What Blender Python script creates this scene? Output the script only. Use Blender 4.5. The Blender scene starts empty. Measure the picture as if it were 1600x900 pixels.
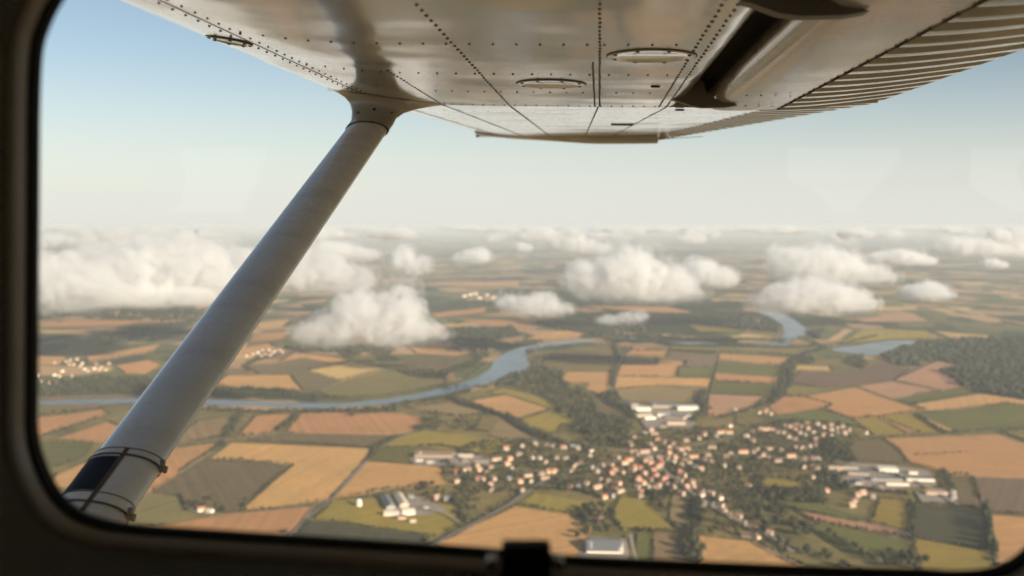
import bpy, bmesh, math, random
import numpy as np
from mathutils import Vector, Matrix, noise
random.seed(7); np.random.seed(7)
S = bpy.context.scene
COL = S.collection
F = 35.0/36.0*1600.0           # focal length in photo pixels
PITCH = math.radians(3.68)
CP, SP = math.cos(PITCH), math.sin(PITCH)
GZ = -600.0                    # ground level; the eye is at the origin
SUN_AZ = math.radians(134.0)   # clockwise from the view direction: behind and to the right
SUN_EL = math.radians(17.5)

# ------------------------------------------------------------ helpers
def ray(px, py):
    a = (px-800.0)/F; b = (450.0-py)/F
    return Vector((a, CP+b*SP, -SP+b*CP))
def at(px, py, Y):
    d = ray(px, py); return d*(Y/d.y)
def G(px, py, z=GZ):
    d = ray(px, py); return d*(z/d.z)
def tag(o, label=None, cat=None, group=None, kind=None):
    if label: o['label'] = label
    if cat: o['category'] = cat
    if group: o['group'] = group
    if kind: o['kind'] = kind
    return o
def link(name, me, parent=None):
    o = bpy.data.objects.new(name, me); COL.objects.link(o)
    if parent: o.parent = parent
    return o
def mesh_obj(name, verts, faces, mats, parent=None, mi=None, smooth=False, sharp=None):
    me = bpy.data.meshes.new(name)
    me.from_pydata([tuple(v) for v in verts], [], faces)
    for m in (mats if isinstance(mats, (list, tuple)) else [mats]): me.materials.append(m)
    if mi: me.polygons.foreach_set('material_index', mi)
    if smooth:
        me.polygons.foreach_set('use_smooth', [True]*len(me.polygons))
        if sharp: me.set_sharp_from_angle(angle=math.radians(sharp))
    me.update()
    return link(name, me, parent)
def bm_obj(name, bm, mats, parent=None, smooth=False, sharp=None):
    me = bpy.data.meshes.new(name); bm.to_mesh(me); bm.free()
    for m in (mats if isinstance(mats, (list, tuple)) else [mats]): me.materials.append(m)
    if smooth:
        me.polygons.foreach_set('use_smooth', [True]*len(me.polygons))
        if sharp: me.set_sharp_from_angle(angle=math.radians(sharp))
    return link(name, me, parent)
def loft(rings, closed=True, cap0=False, cap1=False):
    n = len(rings[0]); V = [p for r in rings for p in r]; Fc = []
    for i in range(len(rings)-1):
        for j in range(n if closed else n-1):
            k = (j+1) % n
            Fc.append((i*n+j, i*n+k, (i+1)*n+k, (i+1)*n+j))
    if cap0: Fc.append(tuple(range(n-1, -1, -1)))
    if cap1: Fc.append(tuple((len(rings)-1)*n+j for j in range(n)))
    return V, Fc
def tube(pts, r, n=8):
    rings = []
    for i, p in enumerate(pts):
        d = (pts[min(i+1, len(pts)-1)]-pts[max(i-1, 0)]).normalized()
        u = d.orthogonal().normalized(); v = d.cross(u)
        if i and rings:
            u = (rings[-1][0]-pts[i-1]); u = (u-d*u.dot(d)).normalized(); v = d.cross(u)
        rings.append([p+u*math.cos(t)*r+v*math.sin(t)*r for t in [2*math.pi*k/n for k in range(n)]])
    return loft(rings, True, True, True)
class MB:
    def __init__(s): s.v = []; s.f = []; s.m = []
    def add(s, V, Fc, m=0):
        o = len(s.v); s.v += [tuple(v) for v in V]; s.f += [tuple(i+o for i in f) for f in Fc]; s.m += [m]*len(Fc)
    def box(s, c, u, v, w, m=0):
        c, u, v, w = Vector(c), Vector(u), Vector(v), Vector(w)
        P = [c+u*a+v*b+w*d for d in (-1, 1) for b in (-1, 1) for a in (-1, 1)]
        s.add(P, [(0,2,3,1),(4,5,7,6),(0,1,5,4),(2,6,7,3),(0,4,6,2),(1,3,7,5)], m)
    def build(s, name, mats, parent=None, smooth=False, sharp=None):
        return mesh_obj(name, s.v, s.f, mats, parent, s.m, smooth, sharp)
def catmull(P, per=6, closed=True):
    out = []; n = len(P)
    for i in range(n if closed else n-1):
        p0, p1, p2, p3 = (P[(i-1) % n] if closed or i else P[i]), P[i], P[(i+1) % n], (P[(i+2) % n] if closed or i+2 < n else P[(i+1) % n])
        for k in range(per):
            t = k/per
            out.append(p1*0.5*2*1.0 if t == 0 else 0.5*((2*p1)+(p2-p0)*t+(2*p0-5*p1+4*p2-p3)*t*t+(3*p1-p0-3*p2+p3)*t**3))
    if not closed: out.append(P[-1])
    return out

# ------------------------------------------------------------ materials
class NT:
    def __init__(s, name):
        s.m = bpy.data.materials.new(name); s.m.use_nodes = True
        s.t = s.m.node_tree; s.t.nodes.clear(); s.out = s.n('ShaderNodeOutputMaterial')
    def n(s, ty, **kw):
        x = s.t.nodes.new(ty)
        for k, v in kw.items(): setattr(x, k, v)
        return x
    def l(s, a, b): s.t.links.new(a, b)
    def math(s, op, a, b=None, c=None, clamp=False):
        x = s.n('ShaderNodeMath', operation=op, use_clamp=clamp)
        for i, v in enumerate((a, b, c)):
            if v is None: continue
            if isinstance(v, (int, float)): x.inputs[i].default_value = v
            else: s.l(v, x.inputs[i])
        return x.outputs[0]
    def mix(s, f, a, b, mode='MIX'):
        x = s.n('ShaderNodeMix', data_type='RGBA', blend_type=mode)
        for i, v in ((0, f), (6, a), (7, b)):
            if isinstance(v, (int, float)): x.inputs[i].default_value = v
            elif isinstance(v, tuple): x.inputs[i].default_value = (*v, 1)
            else: s.l(v, x.inputs[i])
        return x.outputs[2]
    def ramp(s, fac, stops, mode='LINEAR'):
        r = s.n('ShaderNodeValToRGB'); cr = r.color_ramp; cr.interpolation = mode
        while len(cr.elements) < len(stops): cr.elements.new(0.5)
        for e, (p, c) in zip(cr.elements, stops):
            e.position = p; e.color = (*c, 1) if isinstance(c, tuple) else (c, c, c, 1)
        s.l(fac, r.inputs[0]); return r.outputs[0]
    def noise(s, vec, scale, detail=3, rough=0.5, dist=0.0):
        x = s.n('ShaderNodeTexNoise'); x.inputs['Scale'].default_value = scale; x.inputs['Detail'].default_value = detail
        x.inputs['Roughness'].default_value = rough; x.inputs['Distortion'].default_value = dist
        if vec is not None: s.l(vec, x.inputs['Vector'])
        return x
    def map(s, vec, scale=(1,1,1), rot=(0,0,0), loc=(0,0,0)):
        x = s.n('ShaderNodeMapping'); x.inputs['Scale'].default_value = scale; x.inputs['Rotation'].default_value = rot; x.inputs['Location'].default_value = loc
        s.l(vec, x.inputs['Vector']); return x.outputs[0]
    def pos(s): return s.n('ShaderNodeNewGeometry').outputs['Position']
    def obj(s): return s.n('ShaderNodeTexCoord').outputs['Object']
    def bsdf(s, col=None, rough=0.8, spec=0.3, **kw):
        b = s.n('ShaderNodeBsdfPrincipled')
        if isinstance(col, tuple): b.inputs['Base Color'].default_value = (*col, 1)
        elif col is not None: s.l(col, b.inputs['Base Color'])
        if isinstance(rough, (int, float)): b.inputs['Roughness'].default_value = rough
        else: s.l(rough, b.inputs['Roughness'])
        b.inputs['Specular IOR Level'].default_value = spec
        for k, v in kw.items():
            k = k.replace('_', ' ')
            if isinstance(v, (int, float)): b.inputs[k].default_value = v
            else: s.l(v, b.inputs[k])
        s.l(b.outputs[0], s.out.inputs['Surface']); s.b = b
        return b
    def bump(s, h, strength=0.3, dist=0.01):
        x = s.n('ShaderNodeBump'); x.inputs['Strength'].default_value = strength; x.inputs['Distance'].default_value = dist
        s.l(h, x.inputs['Height']); return x.outputs[0]
def simple(name, col, rough=0.8, spec=0.3, var=0.12, scale=4.0, **kw):
    t = NT(name); nz = t.noise(t.obj(), scale, 4)
    c = t.mix(1.0, col, t.ramp(nz.outputs[0], [(0.25, 1-var), (0.75, 1+var)]), 'MULTIPLY')
    t.bsdf(c, rough, spec, **kw); return t.m
def skin_mat(name, col, rough=0.16, coat=0.6, bumpd=0.004, dirt=0.2, bscale=3.2):
    """glossy aged aircraft paint with slightly wavy sheet"""
    t = NT(name); p = t.obj()
    w = t.noise(p, bscale, 1.5, 0.4); fine = t.noise(p, 45, 3)
    streak = t.noise(t.map(p, (1.2, 22, 8)), 1.0, 4, 0.6)
    c = t.mix(t.math('MULTIPLY', t.ramp(streak.outputs[0], [(0.45, 0.0), (0.75, 1.0)]), dirt), col, (0.30, 0.24, 0.17))
    c = t.mix(t.math('MULTIPLY', t.ramp(fine.outputs[0], [(0.55, 0.0), (0.8, 1.0)]), dirt*0.6), c, (0.33, 0.27, 0.20))
    r = t.math('ADD', t.math('MULTIPLY', fine.outputs[0], 0.16), rough-0.06)
    b = t.bsdf(c, r, 0.5, Coat_Weight=coat, Coat_Roughness=0.10)
    nb = t.bump(w.outputs[0], 1.0, bumpd); t.l(nb, b.inputs['Normal']); t.l(nb, b.inputs['Coat Normal'])
    return t.m
M = {}
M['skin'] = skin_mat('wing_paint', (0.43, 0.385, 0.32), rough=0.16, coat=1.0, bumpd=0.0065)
M['flap'] = skin_mat('flap_paint', (0.47, 0.41, 0.335), rough=0.18, coat=0.7, bumpd=0.002, dirt=0.35)
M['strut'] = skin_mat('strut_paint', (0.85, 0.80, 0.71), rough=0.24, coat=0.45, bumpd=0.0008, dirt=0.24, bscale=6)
M['strut_light'] = skin_mat('strut_sleeve', (0.84, 0.77, 0.65), rough=0.34, coat=0.2, bumpd=0.0006, dirt=0.30, bscale=6)
M['rivet'] = simple('rivet_dark', (0.055, 0.042, 0.03), 0.6, 0.3)  # one dark tone for rivets, seams, screws and the covers' painted shadow ring
M['gap'] = simple('gap_shade', (0.02, 0.016, 0.012), 0.8, 0.2)  # near-black paints in the shade of holes, vent and cove; also seams
M['hanger'] = simple('hanger_metal', (.15, .125, .095), .5, .4)
M['hull'] = simple('hull_paint', (.78, .73, .64), .35, .4)
M['patch'] = simple('grip_patch', (0.012, 0.014, 0.02), 0.7, 0.3, var=0.3, scale=30)
M['steel'] = simple('clamp_steel', (0.28, 0.23, 0.18), 0.4, 0.5, Metallic=0.7)
M['rust'] = simple('rusty_band', (0.14, 0.085, 0.05), 0.65, 0.4)
M['rubber'] = simple('window_rubber', (0.018, 0.016, 0.013), 0.7, 0.25)
M['trim'] = simple('cabin_trim', (0.50, 0.42, 0.32), 0.35, 0.35, scale=20)
M['panel'] = simple('cabin_panel', (0.60, 0.57, 0.49), 0.75, 0.25, scale=8)
M['liner'] = simple('cabin_liner', (0.70, 0.65, 0.56), 0.9, 0.1)
t = NT('window_glass')
tr = t.n('ShaderNodeBsdfTransparent'); gl = t.n('ShaderNodeBsdfGlossy'); gl.inputs['Roughness'].default_value = 0.016
tr.inputs[0].default_value = (0.985, 0.985, 0.975, 1)
fr = t.n('ShaderNodeFresnel'); fr.inputs['IOR'].default_value = 1.45
mx = t.n('ShaderNodeMixShader'); t.l(fr.outputs[0], mx.inputs[0]); t.l(tr.outputs[0], mx.inputs[1]); t.l(gl.outputs[0], mx.inputs[2]); t.l(mx.outputs[0], t.out.inputs['Surface'])
M['glass'] = t.m

# ------------------------------------------------------------ camera, sky, sun
cam = bpy.data.cameras.new('camera'); co = bpy.data.objects.new('camera', cam); COL.objects.link(co)
cam.lens = 35; cam.sensor_width = 36; cam.clip_start = 0.05; cam.clip_end = 600000
co.rotation_euler = (math.pi/2-PITCH, 0, 0); S.camera = co
cam.dof.use_dof = True; cam.dof.focus_distance = 2.3; cam.dof.aperture_fstop = 3.7; cam.dof.aperture_blades = 0
W = bpy.data.worlds.new('World'); S.world = W; W.use_nodes = True
wt = W.node_tree; sky = wt.nodes.new('ShaderNodeTexSky'); sky.sky_type = 'NISHITA'; sky.sun_disc = False
sky.sun_elevation = SUN_EL; sky.sun_rotation = SUN_AZ; sky.altitude = 600; sky.air_density = 1.0; sky.dust_density = 0.5; sky.ozone_density = 1.0
bg = next(n for n in wt.nodes if n.type == 'BACKGROUND'); bg.inputs['Strength'].default_value = 0.05
# the pale, dusty belt of sky along the horizon
tc = wt.nodes.new('ShaderNodeTexCoord'); sx = wt.nodes.new('ShaderNodeSeparateXYZ'); wt.links.new(tc.outputs['Generated'], sx.inputs[0])
mr = wt.nodes.new('ShaderNodeMapRange'); mr.interpolation_type = 'SMOOTHSTEP'; mr.inputs[1].default_value = -.02; mr.inputs[2].default_value = .175; mr.inputs[3].default_value = .95; mr.inputs[4].default_value = 0.0
wt.links.new(sx.outputs[2], mr.inputs[0])
hs = wt.nodes.new('ShaderNodeHueSaturation'); hs.inputs['Saturation'].default_value = .88; hs.inputs['Value'].default_value = .91; wt.links.new(sky.outputs[0], hs.inputs['Color'])
wm = wt.nodes.new('ShaderNodeMix'); wm.data_type = 'RGBA'; wt.links.new(mr.outputs[0], wm.inputs[0]); wt.links.new(hs.outputs[0], wm.inputs[6]); wm.inputs[7].default_value = (6.6, 6.66, 6.4, 1)
wt.links.new(wm.outputs[2], bg.inputs[0])
sl = bpy.data.lights.new('sun', 'SUN'); so = bpy.data.objects.new('sun', sl); COL.objects.link(so)
sl.energy = 4.3; sl.angle = math.radians(0.53); sl.color = (1.0, 0.88, 0.71)
sdir = Vector((math.sin(SUN_AZ)*math.cos(SUN_EL), math.cos(SUN_AZ)*math.cos(SUN_EL), math.sin(SUN_EL)))
so.rotation_euler = (-sdir).to_track_quat('-Z', 'Y').to_euler()
S.view_settings.view_transform = 'Standard'; S.view_settings.look = 'None'; S.view_settings.gamma = 1; S.view_settings.use_curve_mapping = False
S.view_settings.exposure = 1.3
S.render.engine = 'CYCLES'
cy = S.cycles
cy.use_denoising = True
try: cy.denoiser = 'OPENIMAGEDENOISE'
except Exception: pass
cy.use_adaptive_sampling = True; cy.adaptive_threshold = 0.015
cy.max_bounces = 12; cy.diffuse_bounces = 3; cy.glossy_bounces = 4; cy.transparent_max_bounces = 24; cy.volume_bounces = 9
cy.caustics_reflective = False; cy.caustics_refractive = False
cy.sample_clamp_indirect = 8
# ------------------------------------------------------------ aeroplane
plane = bpy.data.objects.new('aeroplane', None); COL.objects.link(plane)
tag(plane, 'cream high wing light aeroplane with riveted wing, wing strut and dark cabin window', 'aeroplane')
A0 = at(690, 163, 2.95)
WS = Vector((0.0872, 0.9962, 0.0206)); WC = Vector((0.9962, -0.0872, -0.023))
def WP(t, s, z=0.0): return A0+WC*t+WS*s+Vector((0, 0, z))
LOW = [(-.378,.092),(-.376,.070),(-.362,.052),(-.335,.040),(-.30,.032),(-.26,.0265),(-.22,.0215),(-.17,.0145),(-.12,.008),(-.06,.003),(0,0),(.1,-.001),(.2,-.001),(.33,-.001),(.458,-.001),(.56,0),(.63,.000),(.655,.001)]
LIP = [(.672,.004),(.688,.011),(.700,.022),(.708,.036),(.713,.055),(.735,.082),(.855,.088)]
TOPI = [(.862,.096),(.711,.128),(.5,.155),(.25,.178),(0,.186),(-.15,.178),(-.27,.155),(-.345,.122),(-.371,.108)]
S0 = -4.6
sec = LOW+LIP+TOPI
rings = [[WP(t, s, z) for t, z in sec] for s in [S0, -2.6, -1.5, -1.132, -.717, -.362, 0.0]]
wb = MB(); V, Fc = loft(rings, True, True, True); wb.add(V, Fc)
# outer, tapered panel
PL = at(741, 213, 5.9); PT = at(1030, 213, 5.72)
TMAX = 1.0
LOWO = LOW+[(.75,.001),(.85,.003),(.95,.006),(TMAX,.008)]
TOPO = [(TMAX,.075),(.75,.105),(.5,.150),(.25,.176),(0,.186),(-.15,.178),(-.27,.155),(-.345,.122),(-.371,.108)]
def WO(t, r, z=0.0):
    a = WP(t, 0.0, z); k = (t+.378)/(TMAX+.378)
    b = PL.lerp(PT, k)+Vector((0, 0, z*0.55))
    return a.lerp(b, r)
seco = LOWO+TOPO
rings = [[WO(t, r, z) for t, z in seco] for r in (0.002, .2, .4, .6, .8, 1.0)]
V, Fc = loft(rings, True, True, True); wb.add(V, Fc)
def lowz(t, o=False):
    L = LOWO if o else LOW
    for (a, za), (b, zb) in zip(L, L[1:]):
        if a <= t <= b: return za+(zb-za)*(t-a)/(b-a)
    return L[-1][1] if t > 0 else L[0][1]
# rivets and lap seams are surface pattern: in the wing's own mesh
def rivet(P, r=.0026, h=.0016, m=1, n=7):
    r *= 1.2
    top = [P+WC*math.cos(a)*r*.75+WS*math.sin(a)*r*.75+Vector((0,0,-h)) for a in [2*math.pi*k/n for k in range(n)]]
    bot = [P+WC*math.cos(a)*r+WS*math.sin(a)*r+Vector((0,0,.0008)) for a in [2*math.pi*k/n for k in range(n)]]
    V, Fc = loft([bot, top], True, False, True); wb.add(V, Fc, m)
def span_row(t, s0, s1, step, r=.0026):
    s = s0
    while s <= s1:
        rivet(WP(t+random.uniform(-.0006,.0006), s, lowz(t)), r*random.uniform(.85, 1.12)); s += step
def chord_row(s, t0, t1, step, r=.0024):
    t = t0
    while t <= t1:
        rivet(WP(t, s, lowz(t)), r*random.uniform(.8, 1.1)); t += step
span_row(-.238, -2.3, -.02, .052, .0024); span_row(-.200, -2.3, -.02, .052, .0024)
span_row(0.0, -.75, 0, .036); span_row(.2, -2.2, 0, .042, .0029); span_row(.462, -2.2, 0, .037, .0027); span_row(.448, -.9, 0, .037)
span_row(.632, -2.2, 0, .042, .0029); span_row(.654, -2.2, 0, .042, .0026)
for s, a, b in ((-1.132,-.19,.44), (-.717,-.19,.63), (-.362,.0,.63), (-.01,.0,1.0), (-1.55,-.19,.63), (-1.132,.47,.63)):
    chord_row(s, a, b, .031 if s > -.1 else .042)
def out_row(t, step=.03):
    n = int(2.8/step)
    for i in range(1, n):
        rivet(WO(t, i/n, lowz(t, True)), .0023)
for t in (-.22, 0.0, .2, .458, .655): out_row(t, .036)
for r in (.12, .25, .38, .52, .66, .8):
    for i in range(24): t = -.2+i*.05; rivet(WO(t, r, lowz(t, True)), .0016, .001)
def strip(pts, w, nrm=Vector((0,0,-1)), off=.0012, m=1):
    L = []; R = []
    for i, p in enumerate(pts):
        d = (pts[min(i+1,len(pts)-1)]-pts[max(i-1,0)]).normalized(); sd = d.cross(nrm).normalized()*w/2
        L.append(p+sd+nrm*off); R.append(p-sd+nrm*off)
    n = len(pts); wb.add(L+R, [(i, i+1, n+i+1, n+i) for i in range(n-1)], m)
strip([WP(-.219, s, lowz(-.219)) for s in np.linspace(-2.6, -.02, 20)], .0042)
strip([WP(t, -.003, lowz(t)) for t in np.linspace(-.3, .65, 20)], .003)
for t in (.2, .458): strip([WO(t, r, lowz(t, True)) for r in (.01, .5, .99)], .004)
strip([WO(-.22, r, lowz(-.22, True)) for r in (.01, .5, .99)], .004)
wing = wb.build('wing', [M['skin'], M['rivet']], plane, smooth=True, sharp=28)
# wing tip cap: droops below the skin and curves out
tipr = []
for (o, zl, zt) in ((-.01, -.004, 0), (.03, -.018, 0), (.07, -.030, -.005), (.13, -.022, -.02), (.18, .02, -.05)):
    r = []
    for t, z in LOWO: r.append(WO(t, 1.0, z*.6)+Vector((0, o, 1.25*zl*min(1.0, max(0.0, (t+.34)/.85))**1.3)))
    for t, z in TOPO: r.append(WO(t, 1.0, z)+Vector((0, o, zt-.0)))
    tipr.append(r)
V, Fc = loft(tipr, True, True, True)
mesh_obj('wing_tip', V, Fc, M['flap'], wing, smooth=True, sharp=35)
# inspection covers
def cover(t, s, r, parent=wing, name='inspection_cover'):
    b = MB(); n = 40
    def SP_(dt, ds, h): return WP(t+dt, s+ds, lowz(t+dt)-h)
    def circ(rr, h): return [SP_(math.cos(a)*rr, math.sin(a)*rr, h) for a in [2*math.pi*k/n for k in range(n)]]
    V, Fc = loft([circ(r+.0012, -.001), circ(r+.0012, .0012), circ(r-.0012, .0014)], True); b.add(V, Fc, 1)  # dark ring paints in the shadow gap round the cover
    V, Fc = loft([circ(r-.001, .0013), circ(r-.003, .0030), circ(r*.80, .0032), circ(r*.70, .0012)], True, False, True); b.add(V, Fc, 0)
    for i in range(8):
        a = 2*math.pi*(i+.5)/8; cx, cy_ = math.cos(a)*r*.88, math.sin(a)*r*.88
        q = [SP_(cx+math.cos(x)*.0036, cy_+math.sin(x)*.0036, .0025) for x in [2*math.pi*j/8 for j in range(8)]]
        V, Fc = loft([q, [v+Vector((0,0,-.0018)) for v in q]], True, False, True); b.add(V, Fc, 1)
    return b.build(name, [M['skin'], M['rivet']], parent, smooth=True, sharp=30)
def st(px, py):
    """chord/span coordinates of the wing's lower skin seen at a pixel"""
    d = ray(px, py); n = WC.cross(WS); k = A0.dot(n)/d.dot(n); p = d*k-A0
    s = p.dot(Vector((.0872,.9962,0))); t = p.dot(Vector((.9962,-.0872,0))); return t, s
t_, s_ = st(1018, 87); cover(t_, s_, .084)
t_, s_ = st(861, 130); cover(t_, s_, .082)
t_, s_ = st(392, 87); cover(-.277, s_, .045)
# vent slots and drain holes
def hole(px, py, a, b):
    t_, s_ = st(px, py); n = 18
    r0 = [WP(t_+math.cos(x)*a, s_+math.sin(x)*b, lowz(t_)+.001) for x in [2*math.pi*k/n for k in range(n)]]
    r1 = [v+Vector((0,0,-.003)) for v in r0]
    V, Fc = loft([r0, r1], True, False, True); mesh_obj('drain_hole', V, Fc, M['gap'], wing)
hole(1024, 135, .011, .010); hole(1062, 172, .014, .018)
# slotted vent near the tip
b = MB(); b.box(WO(.60, .42, lowz(.60, True)-.001), WC*.045, WS*.022, Vector((0,0,.003))); b.build('air_vent', M['gap'], wing)
# cove wall behind the lip, the slot's shade painted in near-black
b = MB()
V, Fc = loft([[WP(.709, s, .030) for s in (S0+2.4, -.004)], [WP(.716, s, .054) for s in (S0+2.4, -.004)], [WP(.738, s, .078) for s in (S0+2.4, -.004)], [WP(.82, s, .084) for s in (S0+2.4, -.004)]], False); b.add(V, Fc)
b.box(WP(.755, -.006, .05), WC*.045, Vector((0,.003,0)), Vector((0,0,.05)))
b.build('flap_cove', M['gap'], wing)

# ---- flap: rounded nose, smooth strip, beaded trailing skin
def beads(s): 
    x = (s/.118) % 1.0; d = abs(x-.5)*2          # 0 at bead centre
    return .019*max(0.0, 1-(d/.66)**2) if d < .66 else 0.0
NOSE = [(.840,.075),(.800,.070),(.776,.055),(.764,.036),(.764,.018),(.772,.003),(.788,-.006),(.81,-.009),(.85,-.009),(.91,-.006),(.962,-.003)]
ss = np.linspace(-2.75, -.012, 180)  # flap carried on inboard, out of view, to keep sun off the strut
V, Fc = loft([[WP(t, s, z) for t, z in NOSE] for s in ss], False)
fb = MB(); fb.add(V, Fc)
CH = np.concatenate([[.966, .974], np.linspace(.982, 1.262, 10)])
def cz(t): return -.006+.034*((t-.966)/.296)**1.4
rings = []
for s in np.linspace(-2.75, -.012, 500):
    r = []
    for t in CH:
        k = 1-max(0.0, (t-1.205)/.057)
        r.append(WP(t+(.0018*math.sin(s/.118*2*math.pi) if t > 1.255 else 0), s, cz(t)+beads(s)*k))
    r += [WP(1.263, s, .036), WP(1.0, s, .065), WP(.840, s, .077)]
    rings.append(r)
V, Fc = loft(rings, False); fb.add(V, Fc)
ends = [WP(t, -.012, z) for t, z in NOSE]+[WP(t, -.012, cz(t)) for t in CH]+[WP(1.263,-.012,.028), WP(1.0,-.012,.065), WP(.84,-.012,.077)]
fb.add(ends, [tuple(range(len(ends)))])
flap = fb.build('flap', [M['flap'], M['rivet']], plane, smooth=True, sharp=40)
rb = MB()
for s in np.arange(-2.1, -.02, .059):
    p = WP(.964, s, -.0036); n = 6
    q = [p+WC*math.cos(x)*.0033+WS*math.sin(x)*.0033 for x in [2*math.pi*j/n for j in range(n)]]
    V, Fc = loft([q, [v+Vector((0,0,-.0022)) for v in q]], True, False, True); rb.add(V, Fc)
for s in (-.42, -.16):
    for t in np.arange(.82, .95, .035):
        p = WP(t, s, -.0085)
        q = [p+WC*math.cos(x)*.0028+WS*math.sin(x)*.0028 for x in [2*math.pi*j/6 for j in range(6)]]
        V, Fc = loft([q, [v+Vector((0,0,-.0016)) for v in q]], True, False, True); rb.add(V, Fc)
L = [WP(.9625, s, -.0042) for s in np.linspace(-2.2, -.02, 12)]; R = [WP(.9665, s, -.0048) for s in np.linspace(-2.2, -.02, 12)]
rb.add(L+R, [(i, i+1, 13+i, 12+i) for i in range(11)])
rb.build('rivet_row', M['rivet'], flap)
# flap hangers bridging the slot
def hanger(s, parent=flap):
    prof = [(.640,.004),(.672,-.004),(.705,-.016),(.735,-.020),(.765,-.019),(.795,-.018),(.826,-.0125),(.800,-.004),(.770,.002),(.745,.018),(.735,.05),(.71,.05),(.690,.02)]
    a = [WP(t, s-.016, z) for t, z in prof]; c = [WP(t, s+.016, z) for t, z in prof]
    V, Fc = loft([a, c], True, True, True)
    mesh_obj('flap_hanger', V, Fc, M['hanger'], parent, smooth=False)
hanger(-.20); hanger(-1.50)
# ---- aileron: beaded, nearly edge-on
def AIL(k, r):
    h = at(1212, 167, 2.86).lerp(at(1032, 213, 5.66), r); e = at(1376, 160, 2.83).lerp(at(1030, 219, 5.60), r)
    return h.lerp(e, k)
rings = []
for r in np.linspace(.004, 1.004, 300):
    bz = beads(r*2.8)*.9
    low = [AIL(k, r)+Vector((0,0,bz*.6*(1-k**5))) for k in np.linspace(0, 1, 8)]
    e = AIL(1.0, r); h = AIL(0, r)
    rings.append(low+[e+Vector((.001,0,.008)), h.lerp(e, .5)+Vector((0,0,.03)), h+Vector((0,0,.055))])
V, Fc = loft(rings, True, True, True)
ail = mesh_obj('aileron', V, Fc, M['flap'], plane, smooth=True, sharp=40)
tb = MB(); p0 = AIL(1.0, .93); V, Fc = tube([p0, p0+Vector((.19, .0, .012))], .0016, 6); tb.add(V, Fc); tb.build('static_wick', M['rivet'], ail)

# ---- strut
T = at(586, 186, 2.95); B = at(150, 791, 1.52)
dax = (B-T).normalized(); Bx = B+dax*1.05
cax = (WC-dax*WC.dot(dax)).normalized(); nax = dax.cross(cax).normalized()
if nax.y > 0: nax = -nax                      # toward the cabin
# streamline section: blunt nose toward -c, sharp tail toward +c
def ssec(ch=.119, th=.050, n=44):
    out = []
    for k in range(n):
        a = 2*math.pi*k/n; x = math.cos(a)
        u = -x*.5*ch
        if x < 0: u = .5*ch*(-x)**.55
        taper = 1.0-.30*max(0.0, -x)
        out.append((u, math.sin(a)*.5*th*taper))
    return out
def sring(P, sc=1.0, off=0.0, ch=.119, th=.050):
    return [P+cax*(u*sc+(off*u/abs(u) if abs(u) > 1e-6 else 0))+nax*(v*sc+(off*v/abs(v) if abs(v) > 1e-6 else 0)) for u, v in ssec(ch, th)]
L = (Bx-T).length
V, Fc = loft([sring(T+dax*L*k/30) for k in range(31)], True, True, True)
strut = mesh_obj('strut', V, Fc, M['strut'], plane, smooth=True, sharp=50)
# upper fairing flaring into the wing skin
fc_t, fc_s = -.17, .0
def foot(k, z):
    ctr = WP(-.165, -.005, 0)
    o = []
    for u, v in ssec():
        a = math.atan2(v/.025, u/.0595)
        tt = -.165+math.cos(a)*.172; sv = -.0-math.sin(a)*.075 if nax.y < 0 else math.sin(a)*.075
        o.append(WP(tt, sv, lowz(max(-.37, min(.65, tt)))+z))
    return o
r0 = sring(T+dax*.085, 1.06); r1 = sring(T+dax*.03, 1.07); ft = foot(0, -.001)
def blend(ra, rb_, k, ke): return [a.lerp(b_, ke)+Vector((0,0,0))*k for a, b_ in zip(ra, rb_)]
top = sring(T-dax*.035, 1.1)
rings = [r0, r1]
for k in (.25, .5, .7, .85, .94, 1.0):
    base = [a.lerp(b_, k) for a, b_ in zip(r1, top)]
    e = k**2.6
    rings.append([Vector((a.x*(1-e)+f.x*e, a.y*(1-e)+f.y*e, a.z*(1-k)+f.z*k)) for a, f in zip(base, ft)])
V, Fc = loft(rings, True, False, False)
fair = mesh_obj('strut_fairing', V, Fc, M['skin'], strut, smooth=True, sharp=60)
sb = MB()
V, Fc = loft([sring(T+dax*.0835, 1.075), sring(T+dax*.0885, 1.075)], True, False, False); sb.add(V, Fc)
V, Fc = loft([[p+Vector((0,0,-.003)) for p in foot(0,0)], [c_.lerp(WP(-.165,0,.0), -.03)+Vector((0,0,-.003)) for c_ in foot(0,0)]], True); sb.add(V, Fc)
p = T+dax*.0+nax*.0
sb.build('fairing_seam', M['gap'], fair)
for (px, py, Y) in ((585, 171, 2.885), (560, 176, 2.90), (612, 176, 2.89)):
    q = at(px, py, Y); hit, loc, nn, _ = fair.ray_cast(Vector((0,0,0)), q.normalized())
    if hit:
        u = nn.orthogonal().normalized(); v2 = nn.cross(u); R = .0048 if px == 585 else .003
        ring = [loc+u*math.cos(a)*R+v2*math.sin(a)*R for a in [2*math.pi*k/10 for k in range(10)]]
        V, Fc = loft([ring, [p+nn*.002 for p in ring]], True, False, True); mesh_obj('screw', V, Fc, M['rivet'], fair)
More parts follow.
